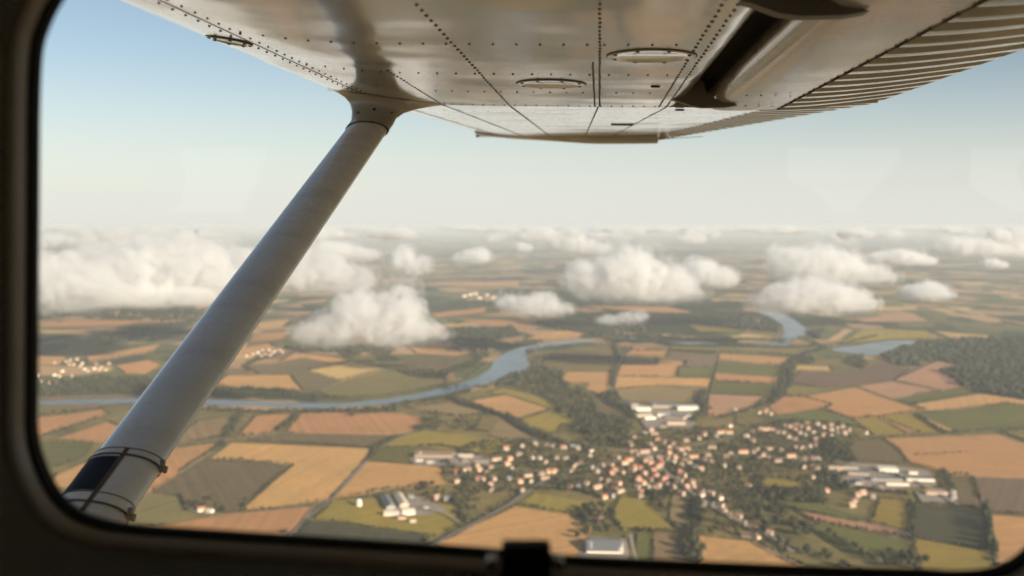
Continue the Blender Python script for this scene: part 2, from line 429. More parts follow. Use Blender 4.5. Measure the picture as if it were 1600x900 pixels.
# ---- clamps, sleeve and grip patch near the strut foot
def axis_at(px_y):                             # point on strut axis showing at this pixel row
    lo, hi = 0.0, L
    for _ in range(50):
        m = (lo+hi)/2; P = T+dax*m
        d = P; f = d.y*CP-d.z*SP; u = d.y*SP+d.z*CP
        y = 450-F*u/f
        if y < px_y: lo = m
        else: hi = m
    return lo
k1, k2 = axis_at(729), axis_at(803)
V, Fc = loft([sring(T+dax*(k1-.020), 1, .0014), sring(T+dax*(k2+.025), 1, .0014)], True, True, True)
sleeve = mesh_obj('strut_sleeve', V, Fc, M['strut_light'], strut, smooth=True, sharp=50)
def clamp(k):
    pts = sring(T+dax*k, 1, .0028)
    b = MB(); V, Fc = loft([sring(T+dax*(k-.0017), 1, .0022), sring(T+dax*(k-.0017), 1, .0032), sring(T+dax*(k+.0017), 1, .0032), sring(T+dax*(k+.0017), 1, .0022)], True); b.add(V, Fc)
    o = b.build('clamp', M['rust'], strut, smooth=True, sharp=40)
    # worm screw housing at the tail edge
    P = T+dax*k+cax*.0655+nax*.004; h = MB()
    h.box(P, cax*.0035, nax*.005, dax*.0045)
    u1 = tube([P-nax*.008+cax*.004, P+nax*.011+cax*.004], .0036, 10); h.add(*u1)
    u2 = tube([P+nax*.010+cax*.004, P+nax*.015+cax*.004], .0048, 6); h.add(*u2)
    u3 = tube([P+cax*.003, P+cax*.009], .004, 10); h.add(*u3)
    h.build('clamp_screw', M['steel'], o, smooth=True, sharp=35)
clamp(k1); clamp(k2)
for k in (k1-.016, k2-.022):
    V, Fc = loft([sring(T+dax*(k-.0008), 1, .0017), sring(T+dax*(k-.0008), 1, .0021), sring(T+dax*(k+.0008), 1, .0021), sring(T+dax*(k+.0008), 1, .0017)], True)
    mesh_obj('tape_edge', V, Fc, M['rust'], strut)
def patch(ka, kb, i0, i1, off):
    rr = []
    for k in np.linspace(ka, kb, 6):
        r = sring(T+dax*k, 1, off); n = len(r); rr.append([r[i % n] for i in range(i0, i1+1)])
    return loft(rr, False)
n_ = 44
sg = 1 if (sring(T)[11]-T).dot(nax) > 0 else -1
# section index 0 is the nose side; faces toward the cabin are those with +nax
idx = [i for i, (u, v) in enumerate(ssec()) if v >= 0 and u < .006]
lo_i, hi_i = min(idx), max(idx)
V, Fc = patch(k1+.006, k2-.024, lo_i-3, hi_i, .0024); mesh_obj('grip_patch', V, Fc, M['patch'], strut, smooth=True)
V, Fc = patch(k1-.016, k2+.02, hi_i, hi_i+1, .0024); V = [v if i % 2 == 0 else V[i-1].lerp(v, .35) for i, v in enumerate(V)]; mesh_obj('tape_seam', V, Fc, M['rust'], strut)

# ---- door with window
YW = .75
path_px = [(52,300),(50,600),(50,667),(58,713),(80,763),(110,797),(143,813),(187,823),(267,830),(500,845),(650,855),(774,864),(868,873),(1000,880),(1300,892),(1450,896),(1500,899),(1556,894),(1594,876),(1620,848),(1638,800),(1646,700),(1646,450),(1628,100),(1612,-10),(1570,-45),(1480,-62),(800,-62),(300,-60),(170,-54),(118,-36),(88,0),(67,43),(57,83),(53,167)]
pw = [at(x, y, YW) for x, y in path_px]
pw = catmull(pw, 5, True)
cen = sum(pw, Vector())/len(pw)
nrm = []
for i, p in enumerate(pw):
    d = pw[(i+1) % len(pw)]-pw[i-1]; nn = Vector((d.z, 0, -d.x)).normalized()
    if nn.dot(p-cen) < 0: nn = -nn
    nrm.append(nn)
def off(d, y): return [Vector((p.x+n.x*d, y, min(p.z+n.z*d, .255))) for p, n in zip(pw, nrm)]
door = bpy.data.objects.new('door', None); COL.objects.link(door); door.parent = plane
V, Fc = loft([off(-.0005, .757), off(0, .7505), off(.0012, .7475), off(.0030, .7462), off(.0038, .7480)], True); mesh_obj('window_seal', V, Fc, M['rubber'], door, smooth=True)
V, Fc = loft([off(.0034, .7475), off(.0040, .7420), off(.0052, .7350), off(.0078, .7305), off(.0110, .7295), off(.0138, .7325)], True); mesh_obj('window_frame', V, Fc, M['trim'], door, smooth=True, sharp=70)
V, Fc = loft([off(.0132, .7335), off(.0150, .7345), off(.022, .7350), off(.06, .7355), off(.20, .7355)], True); mesh_obj('door_lining', V, Fc, M['panel'], door, smooth=True, sharp=50)
V, Fc = loft([off(-.001, .7585), off(.012, .770), off(.10, .775), off(.20, .775)], True); mesh_obj('door_skin', V, Fc, M['hull'], door, smooth=True, sharp=50)
g = [p.copy() for p in off(.001, .7535)]
mesh_obj('window_pane', g, [tuple(range(len(g)))], M['glass'], door)
# latch block on the lower edge of the window
lc = at(822, 903, .690); lb = bmesh.new(); bmesh.ops.create_cube(lb, size=1.0)
for v in lb.verts: v.co = Vector((v.co.x*.0375*(1.0 if v.co.z < 0 else .93), v.co.y*.022, v.co.z*.050))
bmesh.ops.bevel(lb, geom=lb.edges[:], offset=.004, segments=3, affect='EDGES', profile=.6)
lo_ = bm_obj('window_latch', lb, M['rubber'], door, smooth=True, sharp=40); lo_.location = lc
for sx in (-.024, .0225):
    b = MB(); V, Fc = tube([lc+Vector((sx, .006, .012)), lc+Vector((sx, -.009, .012))], .0042, 10); b.add(V, Fc); b.build('latch_pin', M['steel'], lo_, smooth=True, sharp=40).location = -lc
# cabin shell round the eye; back-wall openings added to reflect in the pane
cb = MB(); x0, x1, y0, y1, z0, z1 = -1.25, 1.45, -1.15, .70, -1.0, .25
def slab(a, b_, m=0):
    a, b_ = Vector(a), Vector(b_); c = (a+b_)/2; h = (b_-a)/2
    cb.box(c, (h.x,0,0), (0,h.y,0), (0,0,h.z), m)
slab((x0-.03, y0-.03, z0), (x0, .775, z1)); slab((x1, y0-.03, z0), (x1+.03, .775, z1))
slab((x0-.03, y0-.06, z0), (x1+.03, y0-.031, .03)); slab((x0-.03, y0-.06, .205), (x1+.03, y0-.031, z1))
for xa_, xb_ in ((x0-.03, -.93), (-.66, .74), (1.05, 1.23), (1.40, x1+.03)): slab((xa_, y0-.06, .0305), (xb_, y0-.031, .2045))
def wedge(P, y=y0-.045):  # unseen blockers added to shape the openings' reflections in the pane
    a = [Vector((x, y-.014, z)) for x, z in P]; b_ = [Vector((x, y+.0135, z)) for x, z in P]; V, Fc = loft([a, b_], True, True, True); cb.add(V, Fc, 0)
wedge([(.739,.031),(.87,.031),(.845,.060),(.80,.095),(.739,.120)]); wedge([(1.051,.031),(.93,.031),(.955,.07),(1.0,.115),(1.051,.17)])
wedge([(1.229,.031),(1.36,.031),(1.30,.06),(1.229,.10)]); wedge([(1.401,.2),(1.401,.031),(1.385,.10),(1.37,.15)])
wedge([(-.931,.2),(-.931,.031),(-.90,.05),(-.885,.12),(-.90,.2)]); wedge([(-.659,.031),(-.72,.031),(-.70,.09),(-.659,.18)])
slab((x0-.03, y0-.06, z1+.001), (x1+.03, .775, z1+.02)); slab((x0-.03, y0-.06, z0-.04), (x1+.03, .775, z0-.001))
hi = max(p.z for p in pw); lo = min(p.z for p in pw); xa = min(p.x for p in pw); xb = max(p.x for p in pw)
slab((x0-.03, y0-.06, .405), (2.3, .70, .425)); slab((x0, .739, z0), (x1, .764, lo-.03), 1); slab((x0, .739, hi+.03), (x1, .764, z1), 1); slab((x0, .739, lo-.03), (xa-.03, .764, hi+.03), 1); slab((xb+.03, .739, lo-.03), (x1, .764, hi+.03), 1)  # first slab is an unseen cover added to block sun from the strut
cb.build('cabin', [M['liner'], M['panel']], plane)
# ------------------------------------------------------------ land
def land_mat():
    t = NT('far_farmland'); p = t.pos()
    nz = t.noise(p, .0007, 3); w = t.n('ShaderNodeVectorMath', operation='MULTIPLY_ADD')
    t.l(nz.outputs['Color'], w.inputs[0]); w.inputs[1].default_value = (420, 420, 0); t.l(p, w.inputs[2]); wp = w.outputs[0]
    pal = [(0,(.11,.105,.045)),(.15,(.40,.25,.13)),(.25,(.15,.13,.05)),(.40,(.34,.215,.12)),(.47,(.06,.066,.032)),(.63,(.46,.31,.14)),(.70,(.17,.12,.07)),(.80,(.11,.115,.045)),(.92,(.36,.22,.125))]
    def layer(sx, sy, rot):
        v = t.n('ShaderNodeTexVoronoi', voronoi_dimensions='2D', feature='F1', distance='CHEBYCHEV')
        v.inputs['Scale'].default_value = 1.0; v.inputs['Randomness'].default_value = .85
        t.l(t.map(wp, (sx, sy, 1), (0, 0, rot)), v.inputs['Vector'])
        sp = t.n('ShaderNodeSeparateColor'); t.l(v.outputs['Color'], sp.inputs[0])
        return t.ramp(sp.outputs[0], pal, 'CONSTANT')
    a = layer(1/330, 1/230, .25); b = layer(1/190, 1/400, -.15)
    sel = t.ramp(t.noise(p, .0005, 1).outputs[0], [(.49, 0.0), (.51, 1.0)])
    c = t.mix(sel, a, b)
    wd = t.noise(t.map(p, (.00042, .00030, 1)), 1.0, 6, .62)
    woods = t.ramp(wd.outputs[0], [(.535, 0.0), (.55, 1.0)])
    hd = t.noise(t.map(p, (.004, .0011, 1), (0, 0, .2)), 1.0, 4, .6)
    hedges = t.ramp(hd.outputs[0], [(.585, 0.0), (.61, 1.0)])
    f = t.math('MAXIMUM', woods, t.math('MULTIPLY', hedges, .85))
    mot = t.noise(p, .03, 4)
    c = t.mix(1.0, c, t.ramp(mot.outputs[0], [(.2, .8), (.8, 1.18)]), 'MULTIPLY')
    dark = t.ramp(mot.outputs[0], [(.3, (.022, .028, .016)), (.7, (.05, .056, .027))])
    c = t.mix(f, c, dark)
    t.bsdf(c, 1.0, 0.0); return t.m
def near_mat():
    t = NT('meadow'); p = t.pos()
    a = t.noise(p, .006, 5, .6); b = t.noise(p, .05, 4)
    c = t.ramp(a.outputs[0], [(.3, (.10, .088, .036)), (.45, (.16, .13, .05)), (.6, (.22, .165, .062)), (.75, (.13, .118, .042))])
    c = t.mix(1.0, c, t.ramp(b.outputs[0], [(.25, .75), (.75, 1.2)]), 'MULTIPLY')
    t.bsdf(c, 1.0, 0.0); return t.m
PAL = {'T': (.48,.258,.105), 'O': (.46,.245,.108), 'L': (.50,.315,.125), 'P': (.425,.24,.138), 'G': (.128,.122,.040), 'Y': (.265,.19,.045),
       'D': (.165,.125,.065), 'B': (.175,.118,.078), 'K': (.085,.082,.046), 'E': (.26,.18,.088), 'H': (.19,.15,.058)}
def field_mat(k, col):
    t = NT('field_'+{'T':'stubble','O':'ripe_wheat','L':'pale_straw','P':'pink_straw','G':'green_crop','Y':'pasture','D':'olive_crop','B':'ploughed_soil','K':'dark_crop','E':'dry_grass','H':'rough_grass'}[k])
    p = t.pos(); oi = t.n('ShaderNodeObjectInfo')
    big = t.noise(p, .0055, 5, .62); sm = t.noise(p, .06, 4, .6)
    c = t.mix(1.0, col, t.ramp(big.outputs[0], [(.25, (.72, .76, .78)), (.42, (.95, .97, .98)), (.58, (1.03, 1.02, 1.0)), (.75, (1.22, 1.16, 1.06))]), 'MULTIPLY')
    c = t.mix(1.0, c, t.ramp(sm.outputs[0], [(.25, .87), (.75, 1.12)]), 'MULTIPLY')
    # drilling lines along a direction of each field's own
    ang = t.math('MULTIPLY', oi.outputs['Random'], 3.14)
    sx = t.n('ShaderNodeSeparateXYZ'); t.l(p, sx.inputs[0])
    u = t.math('ADD', t.math('MULTIPLY', sx.outputs[0], t.math('COSINE', ang)), t.math('MULTIPLY', sx.outputs[1], t.math('SINE', ang)))
    ln = t.n('ShaderNodeTexNoise', noise_dimensions='1D'); ln.inputs['Scale'].default_value = .055; ln.inputs['Detail'].default_value = 3
    t.l(u, ln.inputs['W'])
    c = t.mix(1.0, c, t.ramp(ln.outputs[0], [(.3, .90 if k in 'TOLPGY' else .84), (.7, 1.07)]), 'MULTIPLY')
    # wheel tracks every two dozen metres
    fr_ = t.math('ABSOLUTE', t.math('SUBTRACT', t.math('FRACT', t.math('DIVIDE', t.math('ADD', u, t.math('MULTIPLY', big.outputs[0], 9.0)), 27.0)), .5))
    c = t.mix(t.math('MULTIPLY', t.math('GREATER_THAN', fr_, .46), .20), c, (.12, .09, .055))
    hs = t.n('ShaderNodeHueSaturation'); t.l(c, hs.inputs['Color'])
    t.l(t.math('ADD', t.math('MULTIPLY', oi.outputs['Random'], .20), .90), hs.inputs['Value'])
    t.l(t.math('ADD', t.math('MULTIPLY', oi.outputs['Random'], .016), .492), hs.inputs['Hue'])
    t.bsdf(hs.outputs[0], 1.0, 0.0); return t.m
FM = {k: field_mat(k, v) for k, v in PAL.items()}
M['land'] = land_mat(); M['meadow'] = near_mat()
t = NT('river_water'); p = t.pos()
nb = t.bump(t.noise(t.map(p, (.05, .03, 1)), 1.0, 4).outputs[0], .25, .6)
rv = t.math('ADD', t.math('MULTIPLY', t.noise(t.map(p, (.004, .0022, 1)), 1.0, 5, .65).outputs[0], .34), .02)
b = t.bsdf((.028, .042, .048), rv, .42); t.l(nb, b.inputs['Normal']); M['water'] = t.m
M['road'] = simple('pale_lane', (.30, .25, .19), .95, .1); M['yard'] = simple('gravel_yard', (.27, .225, .18), .95, .1, scale=.05)
M['asphalt'] = simple('asphalt', (.19, .165, .14), .9, .1)
def sheet(name, pts, mat, kind='structure'):
    # drop repeats, fan via bmesh triangulation of the outline
    bm = bmesh.new(); vs = [bm.verts.new(p) for p in pts]; f = bm.faces.new(vs); f.normal_update()
    if f.normal.z < 0: f.normal_flip()
    o = bm_obj(name, bm, mat); o['kind'] = kind; return o
R_ = 210000.0
sheet('ground', [Vector((math.cos(a)*R_, math.sin(a)*R_, GZ)) for a in [2*math.pi*k/64 for k in range(64)]], M['land'])
def rough(pts, amp):
    out = []
    for i, p in enumerate(pts):
        q = pts[(i+1) % len(pts)]; out.append(p); L_ = (q-p).length; n = int(min(8, L_//90))
        for k in range(1, n+1):
            m = p.lerp(q, k/(n+1)); m += Vector((noise.noise(m*.01)*amp, noise.noise(m*.01+Vector((7,3,1)))*amp, 0)); out.append(m)
    return out
near_px = [(-60,612),(60,640),(330,640),(500,644),(600,638),(700,618),(770,606),(830,582),(850,548),(960,540),(1240,542),(1290,560),(1400,560),(1700,560),(1900,700),(2300,960),(-700,960),(-400,760)]
sheet('meadow', [G(x, y, GZ+.4) for x, y in near_px], M['meadow'])
def water(pts): return sheet('water', [G(x, y, GZ+.8) for x, y in pts], M['water'])
water([(-80,629),(60,628),(140,624),(230,622),(320,624),(400,627),(470,629),(540,630),(600,624),(660,614),(705,604),(745,590),(766,576),(772,564),(790,551),(812,543),(835,539),(862,535),(900,532),(925,530.5),(935,533),(905,536),(872,540),(842,545),(827,551),(822,560),(828,569),(820,580),(800,588),(770,596),(740,606),(705,613),(660,622),(610,630),(560,635),(505,638),(450,637),(390,634),(320,632),(200,630),(60,632),(-80,635)])
water([(966,529),(980,526.5),(996,528),(988,532),(974,533)])
water([(1044,535),(1080,534.5),(1125,535.5),(1110,538),(1060,538)])
water([(1165,537),(1200,536.5),(1238,536.5),(1228,540),(1185,540)])
water([(1184,487),(1200,484),(1215,486),(1240,499),(1264,516),(1260,522),(1250,527),(1234,534),(1208,536),(1212,532),(1226,522),(1222,508),(1206,496)])
water([(1296,546),(1322,541),(1340,540),(1358,536),(1378,534),(1392,531),(1418,532),(1442,534),(1436,543),(1412,547),(1382,552),(1360,556),(1330,552),(1310,550)])
FIELDS = [
('O',[(337,600),(355,587),(452,586),(473,611),(400,606),(362,606)]),
('D',[(378,572),(405,585),(455,586),(473,610),(525,602),(532,595),(480,579),(520,572),(475,561),(420,569)]),
('L',[(480,579),(530,595),(605,577),(550,565),(522,572)]),
('O',[(435,567),(460,552),(495,555),(575,566),(606,576),(548,564),(524,571),(475,560),(440,567)]),
('H',[(497,612),(530,597),(605,578),(690,588),(700,598),(640,610),(575,618),(517,622)]),
('T',[(372,681),(400,650),(465,646),(433,672),(420,679)]),
('O',[(447,676),(472,646),(567,642),(625,645),(665,655),(640,675),(617,680),(475,677)]),
('D',[(385,690),(420,682),(440,677),(617,681),(582,700),(490,694)]),
('E',[(270,690),(310,658),(368,648),(372,652),(355,682),(300,692)]),
('O',[(732,627),(790,617),(860,640),(810,656),(772,644)]),
('Y',[(810,657),(862,641),(907,652),(900,665),(880,662),(870,676),(825,670)]),
('E',[(632,637),(700,630),(765,645),(717,652),(687,650),(667,645)]),
('Y',[(596,698),(622,682),(665,673),(740,681),(785,688),(778,708),(720,706),(646,696)]),
('G',[(577,720),(594,700),(646,698),(648,718)]),
('E',[(762,682),(782,657),(800,665),(842,687),(787,687)]),
('H',[(742,672),(752,653),(777,652),(763,676)]),
('Y',[(760,615),(785,606),(850,620),(887,640),(875,644),(812,620),(775,617)]),
('D',[(850,562),(868,550),(887,545),(962,551),(960,560)]),
('H',[(845,574),(850,564),(960,562),(960,580),(882,580)]),
('O',[(875,592),(887,581),(957,581),(955,603),(935,615),(915,610),(922,599),(882,599)]),
('D',[(920,616),(955,620),(975,652),(932,650)]),
('O',[(707,535),(737,551),(712,556),(650,552),(625,533)]),
('O',[(820,530),(850,520),(887,516),(912,520),(900,526),(850,530)]),
('D',[(615,576),(650,556),(735,556),(700,575),(660,585)]),
('O',[(977,555),(990,542),(1047,545),(1040,557)]),
('D',[(972,569),(976,557),(1025,560),(1026,570)]),
('O',[(962,588),(971,570),(1027,570),(1029,562),(1072,564),(1070,572),(1060,574),(1057,589),(1030,590)]),
('T',[(959,607),(962,589),(1030,590),(1109,591),(1105,606),(1025,603)]),
('B',[(1040,559),(1050,552),(1120,556),(1113,574),(1060,574),(1071,571),(1073,564)]),
('G',[(1060,575),(1113,575),(1110,590),(1059,589)]),
('E',[(960,609),(1025,603),(1105,607),(1095,620),(1075,628),(1015,628),(995,630),(967,625)]),
('O',[(1121,562),(1125,552),(1235,559),(1235,571),(1172,568)]),
('G',[(1117,581),(1121,564),(1170,569),(1222,573),(1221,589)]),
('O',[(1114,595),(1117,583),(1221,590),(1221,601)]),
('G',[(1107,615),(1112,596),(1212,602),(1200,619)]),
('P',[(1104,650),(1107,616),(1200,620),(1182,635),(1150,644),(1125,650)]),
('H',[(1148,662),(1152,651),(1200,652),(1195,660),(1167,668)]),
('B',[(1232,597),(1250,582),(1340,580),(1375,565),(1422,576),(1395,595),(1300,607),(1275,605)]),
('L',[(1242,578),(1245,571),(1295,572),(1301,581)]),
('T',[(1202,635),(1225,620),(1255,620),(1300,632),(1285,637),(1215,647)]),
('T',[(1257,620),(1337,605),(1387,624),(1440,640),(1370,652),(1330,654),(1290,638),(1301,632)]),
('P',[(1338,605),(1392,596),(1470,611),(1425,617),(1390,624)]),
('P',[(1397,594),(1465,564),(1500,570),(1470,579),(1492,592),(1500,604),(1470,611)]),
('G',[(1395,625),(1430,616),(1500,606),(1532,615),(1425,631)]),
('O',[(1425,632),(1532,615),(1640,630),(1640,638),(1562,630),(1500,640),(1442,641)]),
('G',[(1432,647),(1570,631),(1660,642),(1660,664),(1600,668),(1492,677),(1450,656)]),
('Y',[(1330,655),(1415,646),(1440,656),(1472,677),(1365,680)]),
('O',[(1372,654),(1380,654),(1437,677),(1420,679)]),
('O',[(1430,649),(1440,651),(1497,675),(1480,678)]),
('G',[(1208,653),(1280,640),(1330,655),(1358,670),(1320,664),(1270,660)]),
('O',[(1380,686),(1560,679),(1660,712),(1660,752),(1490,743),(1422,722),(1410,705)]),
('H',[(1565,675),(1680,668),(1680,716)]),
('D',[(1310,690),(1380,687),(1415,715),(1412,725),(1340,722),(1330,710)]),
('D',[(1480,742),(1520,743),(1535,792),(1497,790),(1490,757)]),
('B',[(1523,745),(1680,750),(1680,812),(1542,800),(1532,780)]),
('K',[(1432,788),(1537,796),(1545,862),(1427,838)]),
('Y',[(1375,778),(1422,783),(1421,833),(1360,816)]),
('Y',[(1427,841),(1545,863),(1552,877),(1530,905),(1440,905)]),
('O',[(1545,804),(1680,816),(1700,920),(1556,884)]),
('P',[(1245,798),(1385,822),(1422,835),(1390,836),(1275,815)]),
('G',[(1265,826),(1285,817),(1388,838),(1425,847),(1422,875),(1375,870),(1320,860)]),
('G',[(1200,780),(1292,790),(1360,810),(1340,816),(1300,808),(1232,795)]),
('Y',[(1180,745),(1255,752),(1262,764),(1196,766)]),
('T',[(1092,837),(1177,846),(1300,910),(1092,910)]),
('E',[(1021,832),(1062,833),(1066,905),(1017,905)]),
('G',[(996,832),(1020,832),(1016,905),(990,905)]),
('Y',[(970,776),(1020,781),(1015,795),(1042,815),(1060,831),(975,829),(955,805)]),
('E',[(1052,772),(1080,780),(1078,815),(1062,829),(1046,812)]),
('Y',[(808,790),(837,770),(925,785),(932,798),(900,806),(858,797)]),
('T',[(668,856),(805,791),(887,803),(922,815),(918,840),(908,878),(770,880)]),
('K',[(482,813),(520,816),(660,836),(672,842),(650,870),(520,862),(456,850)]),
('T',[(200,832),(262,821),(350,803),(490,791),(446,850),(300,845)]),
('T',[(327,718),(362,692),(577,701),(570,720),(517,780),(465,787),(412,795),(378,797),(457,727),(425,723)]),
('D',[(237,767),(325,720),(425,724),(457,728),(377,797),(330,800),(290,793),(282,775)]),
('T',[(190,795),(232,745),(262,702),(350,690),(317,715),(280,740),(237,767)]),
('T',[(520,779),(572,721),(692,730),(692,750),(700,755),(650,765),(620,762),(565,773)]),
('Y',[(520,782),(600,777),(720,790),(720,815),(684,836),(640,830),(545,815),(490,811)]),
('H',[(195,800),(236,770),(282,777),(290,795),(348,802),(262,820),(190,832)]),
('T',[(40,655),(160,640),(167,647),(100,667),(40,690)]),
('O',[(90,685),(167,659),(200,672),(160,692)]),
('G',[(40,692),(147,690),(133,712),(87,730),(40,728)]),
('T',[(60,765),(90,742),(140,720),(120,760)]),
('O',[(133,557),(253,537),(240,550),(140,567)]),
('O',[(180,571),(233,562),(250,570),(225,585),(197,584)]),
('O',[(40,555),(103,557),(93,570),(40,570)]),
('T',[(40,506),(120,501),(240,500),(187,509),(67,511)]),
('O',[(400,504),(453,499),(440,511),(405,514)]),
('O',[(395,522),(455,518),(440,530),(390,534)]),
('O',[(370,545),(420,537),(432,545),(360,556)]),
('O',[(680,441),(810,440),(810,448),(690,447)]),
('O',[(673,490),(760,480),(757,488),(683,496)]),
('O',[(710,498),(847,502),(830,510),(793,514)]),
('O',[(909,478),(1040,479),(1104,492),(987,486)]),
('Y',[(1077,507),(1173,518),(1093,518)]),
('P',[(1333,498),(1427,490),(1450,502),(1350,503)]),
('Y',[(1350,513),(1447,517),(1463,527),(1393,530),(1317,536)]),
('L',[(1460,517),(1563,526),(1500,533)]),
('P',[(1290,533),(1320,514),(1333,515),(1313,530)]),
('H',[(822,590),(835,580),(858,579),(850,590),(835,597)]),
]
for i, (k, px) in enumerate(FIELDS):
    sheet('field', rough([G(x, y, GZ+1.2+.02*i) for x, y in px], 10), FM[k])
EDGES = []
for k, px in FIELDS:
    for a, b in zip(px, px[1:]+px[:1]):
        if max(a[1], b[1]) > 540: EDGES.append((a, b))
# lanes and tracks
def lane(name, px, w, mat, z):
    P = catmull([G(x, y, GZ+z) for x, y in px], 5, False); L_ = []; R2 = []
    for i, p in enumerate(P):
        d = (P[min(i+1, len(P)-1)]-P[max(i-1, 0)]).normalized(); sd = Vector((-d.y, d.x, 0))*w/2; L_.append(p+sd); R2.append(p-sd)
    n = len(P); o = mesh_obj(name, L_+R2, [(n+i, n+i+1, i+1, i) for i in range(n-1)], mat); o['kind'] = 'structure'; return o
random.seed(21); TRACKS = [('path', [a, ((a[0]+b[0])/2, (a[1]+b[1])/2+.2), b], 3.5, 'road') for a, b in EDGES if random.random() < .13 and abs(a[0]-b[0]) > 25]
LANES = TRACKS+[('road',[(648,872),(700,838),(745,815),(790,791),(812,776),(850,752),(905,735),(960,722),(1010,712),(1060,700),(1120,690),(1185,668)],9,'asphalt'),
('road',[(1010,712),(1050,745),(1090,775),(1150,810),(1200,835),(1240,862)],8,'road'),
('road',[(1060,700),(1140,712),(1230,716),(1300,720),(1370,735),(1430,750),(1500,790)],8,'road'),
('road',[(1360,682),(1450,678),(1562,671),(1700,662)],5,'asphalt'),
('path',[(290,790),(330,806),(412,798),(480,788),(517,781)],4,'road'),
('path',[(440,850),(490,800),(517,781),(560,735),(590,702),(640,676)],5,'asphalt'),
('path',[(300,690),(350,686),(390,682),(430,676)],5,'road'),
('path',[(985,834),(995,880)],6,'road'),('path',[(962,600),(966,575),(975,552),(985,536)],6,'asphalt'),
('road',[(690,705),(760,726),(830,735),(905,735)],6,'road'),('path',[(640,790),(690,800),(722,818)],5,'road'),
('road',[(880,690),(960,702),(1010,712)],6,'road')]
for i, (n_, px, w, m) in enumerate(LANES): lane(n_, px, w, M[m], 3.4+.05*i)
def yard(px, i): sheet('yard', [G(x, y, GZ+3.1+.03*i) for x, y in px], M['yard'])
for i, px in enumerate([[(640,716),(700,706),(770,714),(762,727),(650,728)],[(598,776),(650,775),(702,797),(660,806),(600,800)],[(1300,735),(1330,722),(1400,728),(1450,735),(1462,758),(1380,766),(1310,760)],[(1430,768),(1475,762),(1490,785),(1440,784)],[(985,632),(1090,632),(1085,668),(1010,670)],[(905,862),(920,838),(985,842),(982,878),(900,878)]]): yard(px, i)
# ------------------------------------------------------------ trees, hedges, woods
def leaf_mat(name, a, b):
    t = NT(name); p = t.pos(); oi = t.n('ShaderNodeObjectInfo')
    n1 = t.noise(p, .35, 4, .7); n2 = t.noise(p, .04, 2)
    n2.inputs['Scale'].default_value = .075; n2.inputs['Detail'].default_value = 0
    f = t.math('ADD', t.math('MULTIPLY', n1.outputs[0], .4), t.math('MULTIPLY', n2.outputs[0], .68))
    c = t.ramp(f, [(.38, a), (.68, b)])
    hs = t.n('ShaderNodeHueSaturation'); t.l(c, hs.inputs['Color']); t.l(t.math('ADD', t.math('MULTIPLY', oi.outputs['Random'], .5), .75), hs.inputs['Value'])
    t.bsdf(hs.outputs[0], .9, .1); return t.m
M['leaf'] = leaf_mat('tree_leaves', (.010, .013, .008), (.050, .048, .020)); M['conifer'] = leaf_mat('poplar_leaves', (.016, .020, .010), (.055, .054, .022))
M['wood'] = leaf_mat('wood_canopy', (.018, .022, .012), (.044, .046, .022)); M['bark'] = simple('bark', (.10, .075, .05), .95, .1)
def ico(sub):
    bm = bmesh.new(); bmesh.ops.create_icosphere(bm, subdivisions=sub, radius=1); bm.verts.ensure_lookup_table()
    v = np.array([x.co[:] for x in bm.verts]); f = np.array([[w.index for w in x.verts] for x in bm.faces]); bm.free(); return v, f
I1, I2 = ico(1), ico(2)
def lumpy(base, seed, amp):
    v, f = base; out = []
    for p in v:
        q = Vector(p); d = max(.35, 1+amp*.6*noise.noise(q*1.7+Vector((seed*3.1, seed*1.7, seed)))+amp*.9*noise.noise(q*5.3+Vector((seed, 0, seed*2.3))))
        out.append(q*d)
    return np.array(out), f
def crown(kind, seed):
    rnd = random.Random(seed); V = []; Fs = []; o = 0
    if kind == 'poplar':
        specs = [((rnd.uniform(-.12,.12), rnd.uniform(-.12,.12), .22+.17*k), .26-.025*abs(k-1.2)) for k in range(5)]
        zs = 1.5
    else:
        specs = [((0, 0, .62), .36)]+[((math.cos(a)*rnd.uniform(.2,.34), math.sin(a)*rnd.uniform(.2,.34), rnd.uniform(.42,.82)), rnd.uniform(.17,.27)) for a in [rnd.uniform(0, 6.28) for _ in range(6)]]
        zs = 1.0
    for i, (c, r) in enumerate(specs):
        v, f = lumpy(I2, seed*13+i, .8)
        v = v*np.array([r, r, r*(1.5 if kind == 'poplar' else .9)])+np.array(c); V.append(v); Fs.append(f+o); o += len(v)
    return np.vstack(V), np.vstack(Fs)
def np_mesh(name, V, Fc, mats, mi=None):
    me = bpy.data.meshes.new(name); me.vertices.add(len(V)); me.vertices.foreach_set('co', np.asarray(V, np.float32).ravel())
    me.loops.add(Fc.size); me.loops.foreach_set('vertex_index', Fc.astype(np.int32).ravel())
    me.polygons.add(len(Fc)); me.polygons.foreach_set('loop_start', np.arange(0, Fc.size, Fc.shape[1], dtype=np.int32))
    for m in mats: me.materials.append(m)
    if mi is not None: me.polygons.foreach_set('material_index', mi)
    me.update(calc_edges=True); return me
def trunk_vf():
    b = MB(); V, Fc = loft([[Vector((math.cos(a)*r, math.sin(a)*r, z)) for a in [2*math.pi*k/6 for k in range(6)]] for r, z in ((.035,-.02),(.022,.25),(.012,.6))]); b.add(V, Fc)
    for a in (.5, 2.6, 4.4):
        V, Fc = tube([Vector((0,0,.3)), Vector((math.cos(a)*.12, math.sin(a)*.12, .45)), Vector((math.cos(a)*.22, math.sin(a)*.22, .62))], .009, 4); b.add(V, Fc)
    return b
TRUNK = trunk_vf(); trunk_me = bpy.data.meshes.new('trunk'); trunk_me.from_pydata(TRUNK.v, [], TRUNK.f); trunk_me.materials.append(M['bark'])
CR = {'oak': [crown('oak', 3+i) for i in range(6)], 'poplar': [crown('poplar', 40+i) for i in range(4)]}
CRM = {k: [np_mesh('crown', v, f, [M['leaf' if k == 'oak' else 'conifer']]) for v, f in L] for k, L in CR.items()}
NTREE = 0; MASS = []
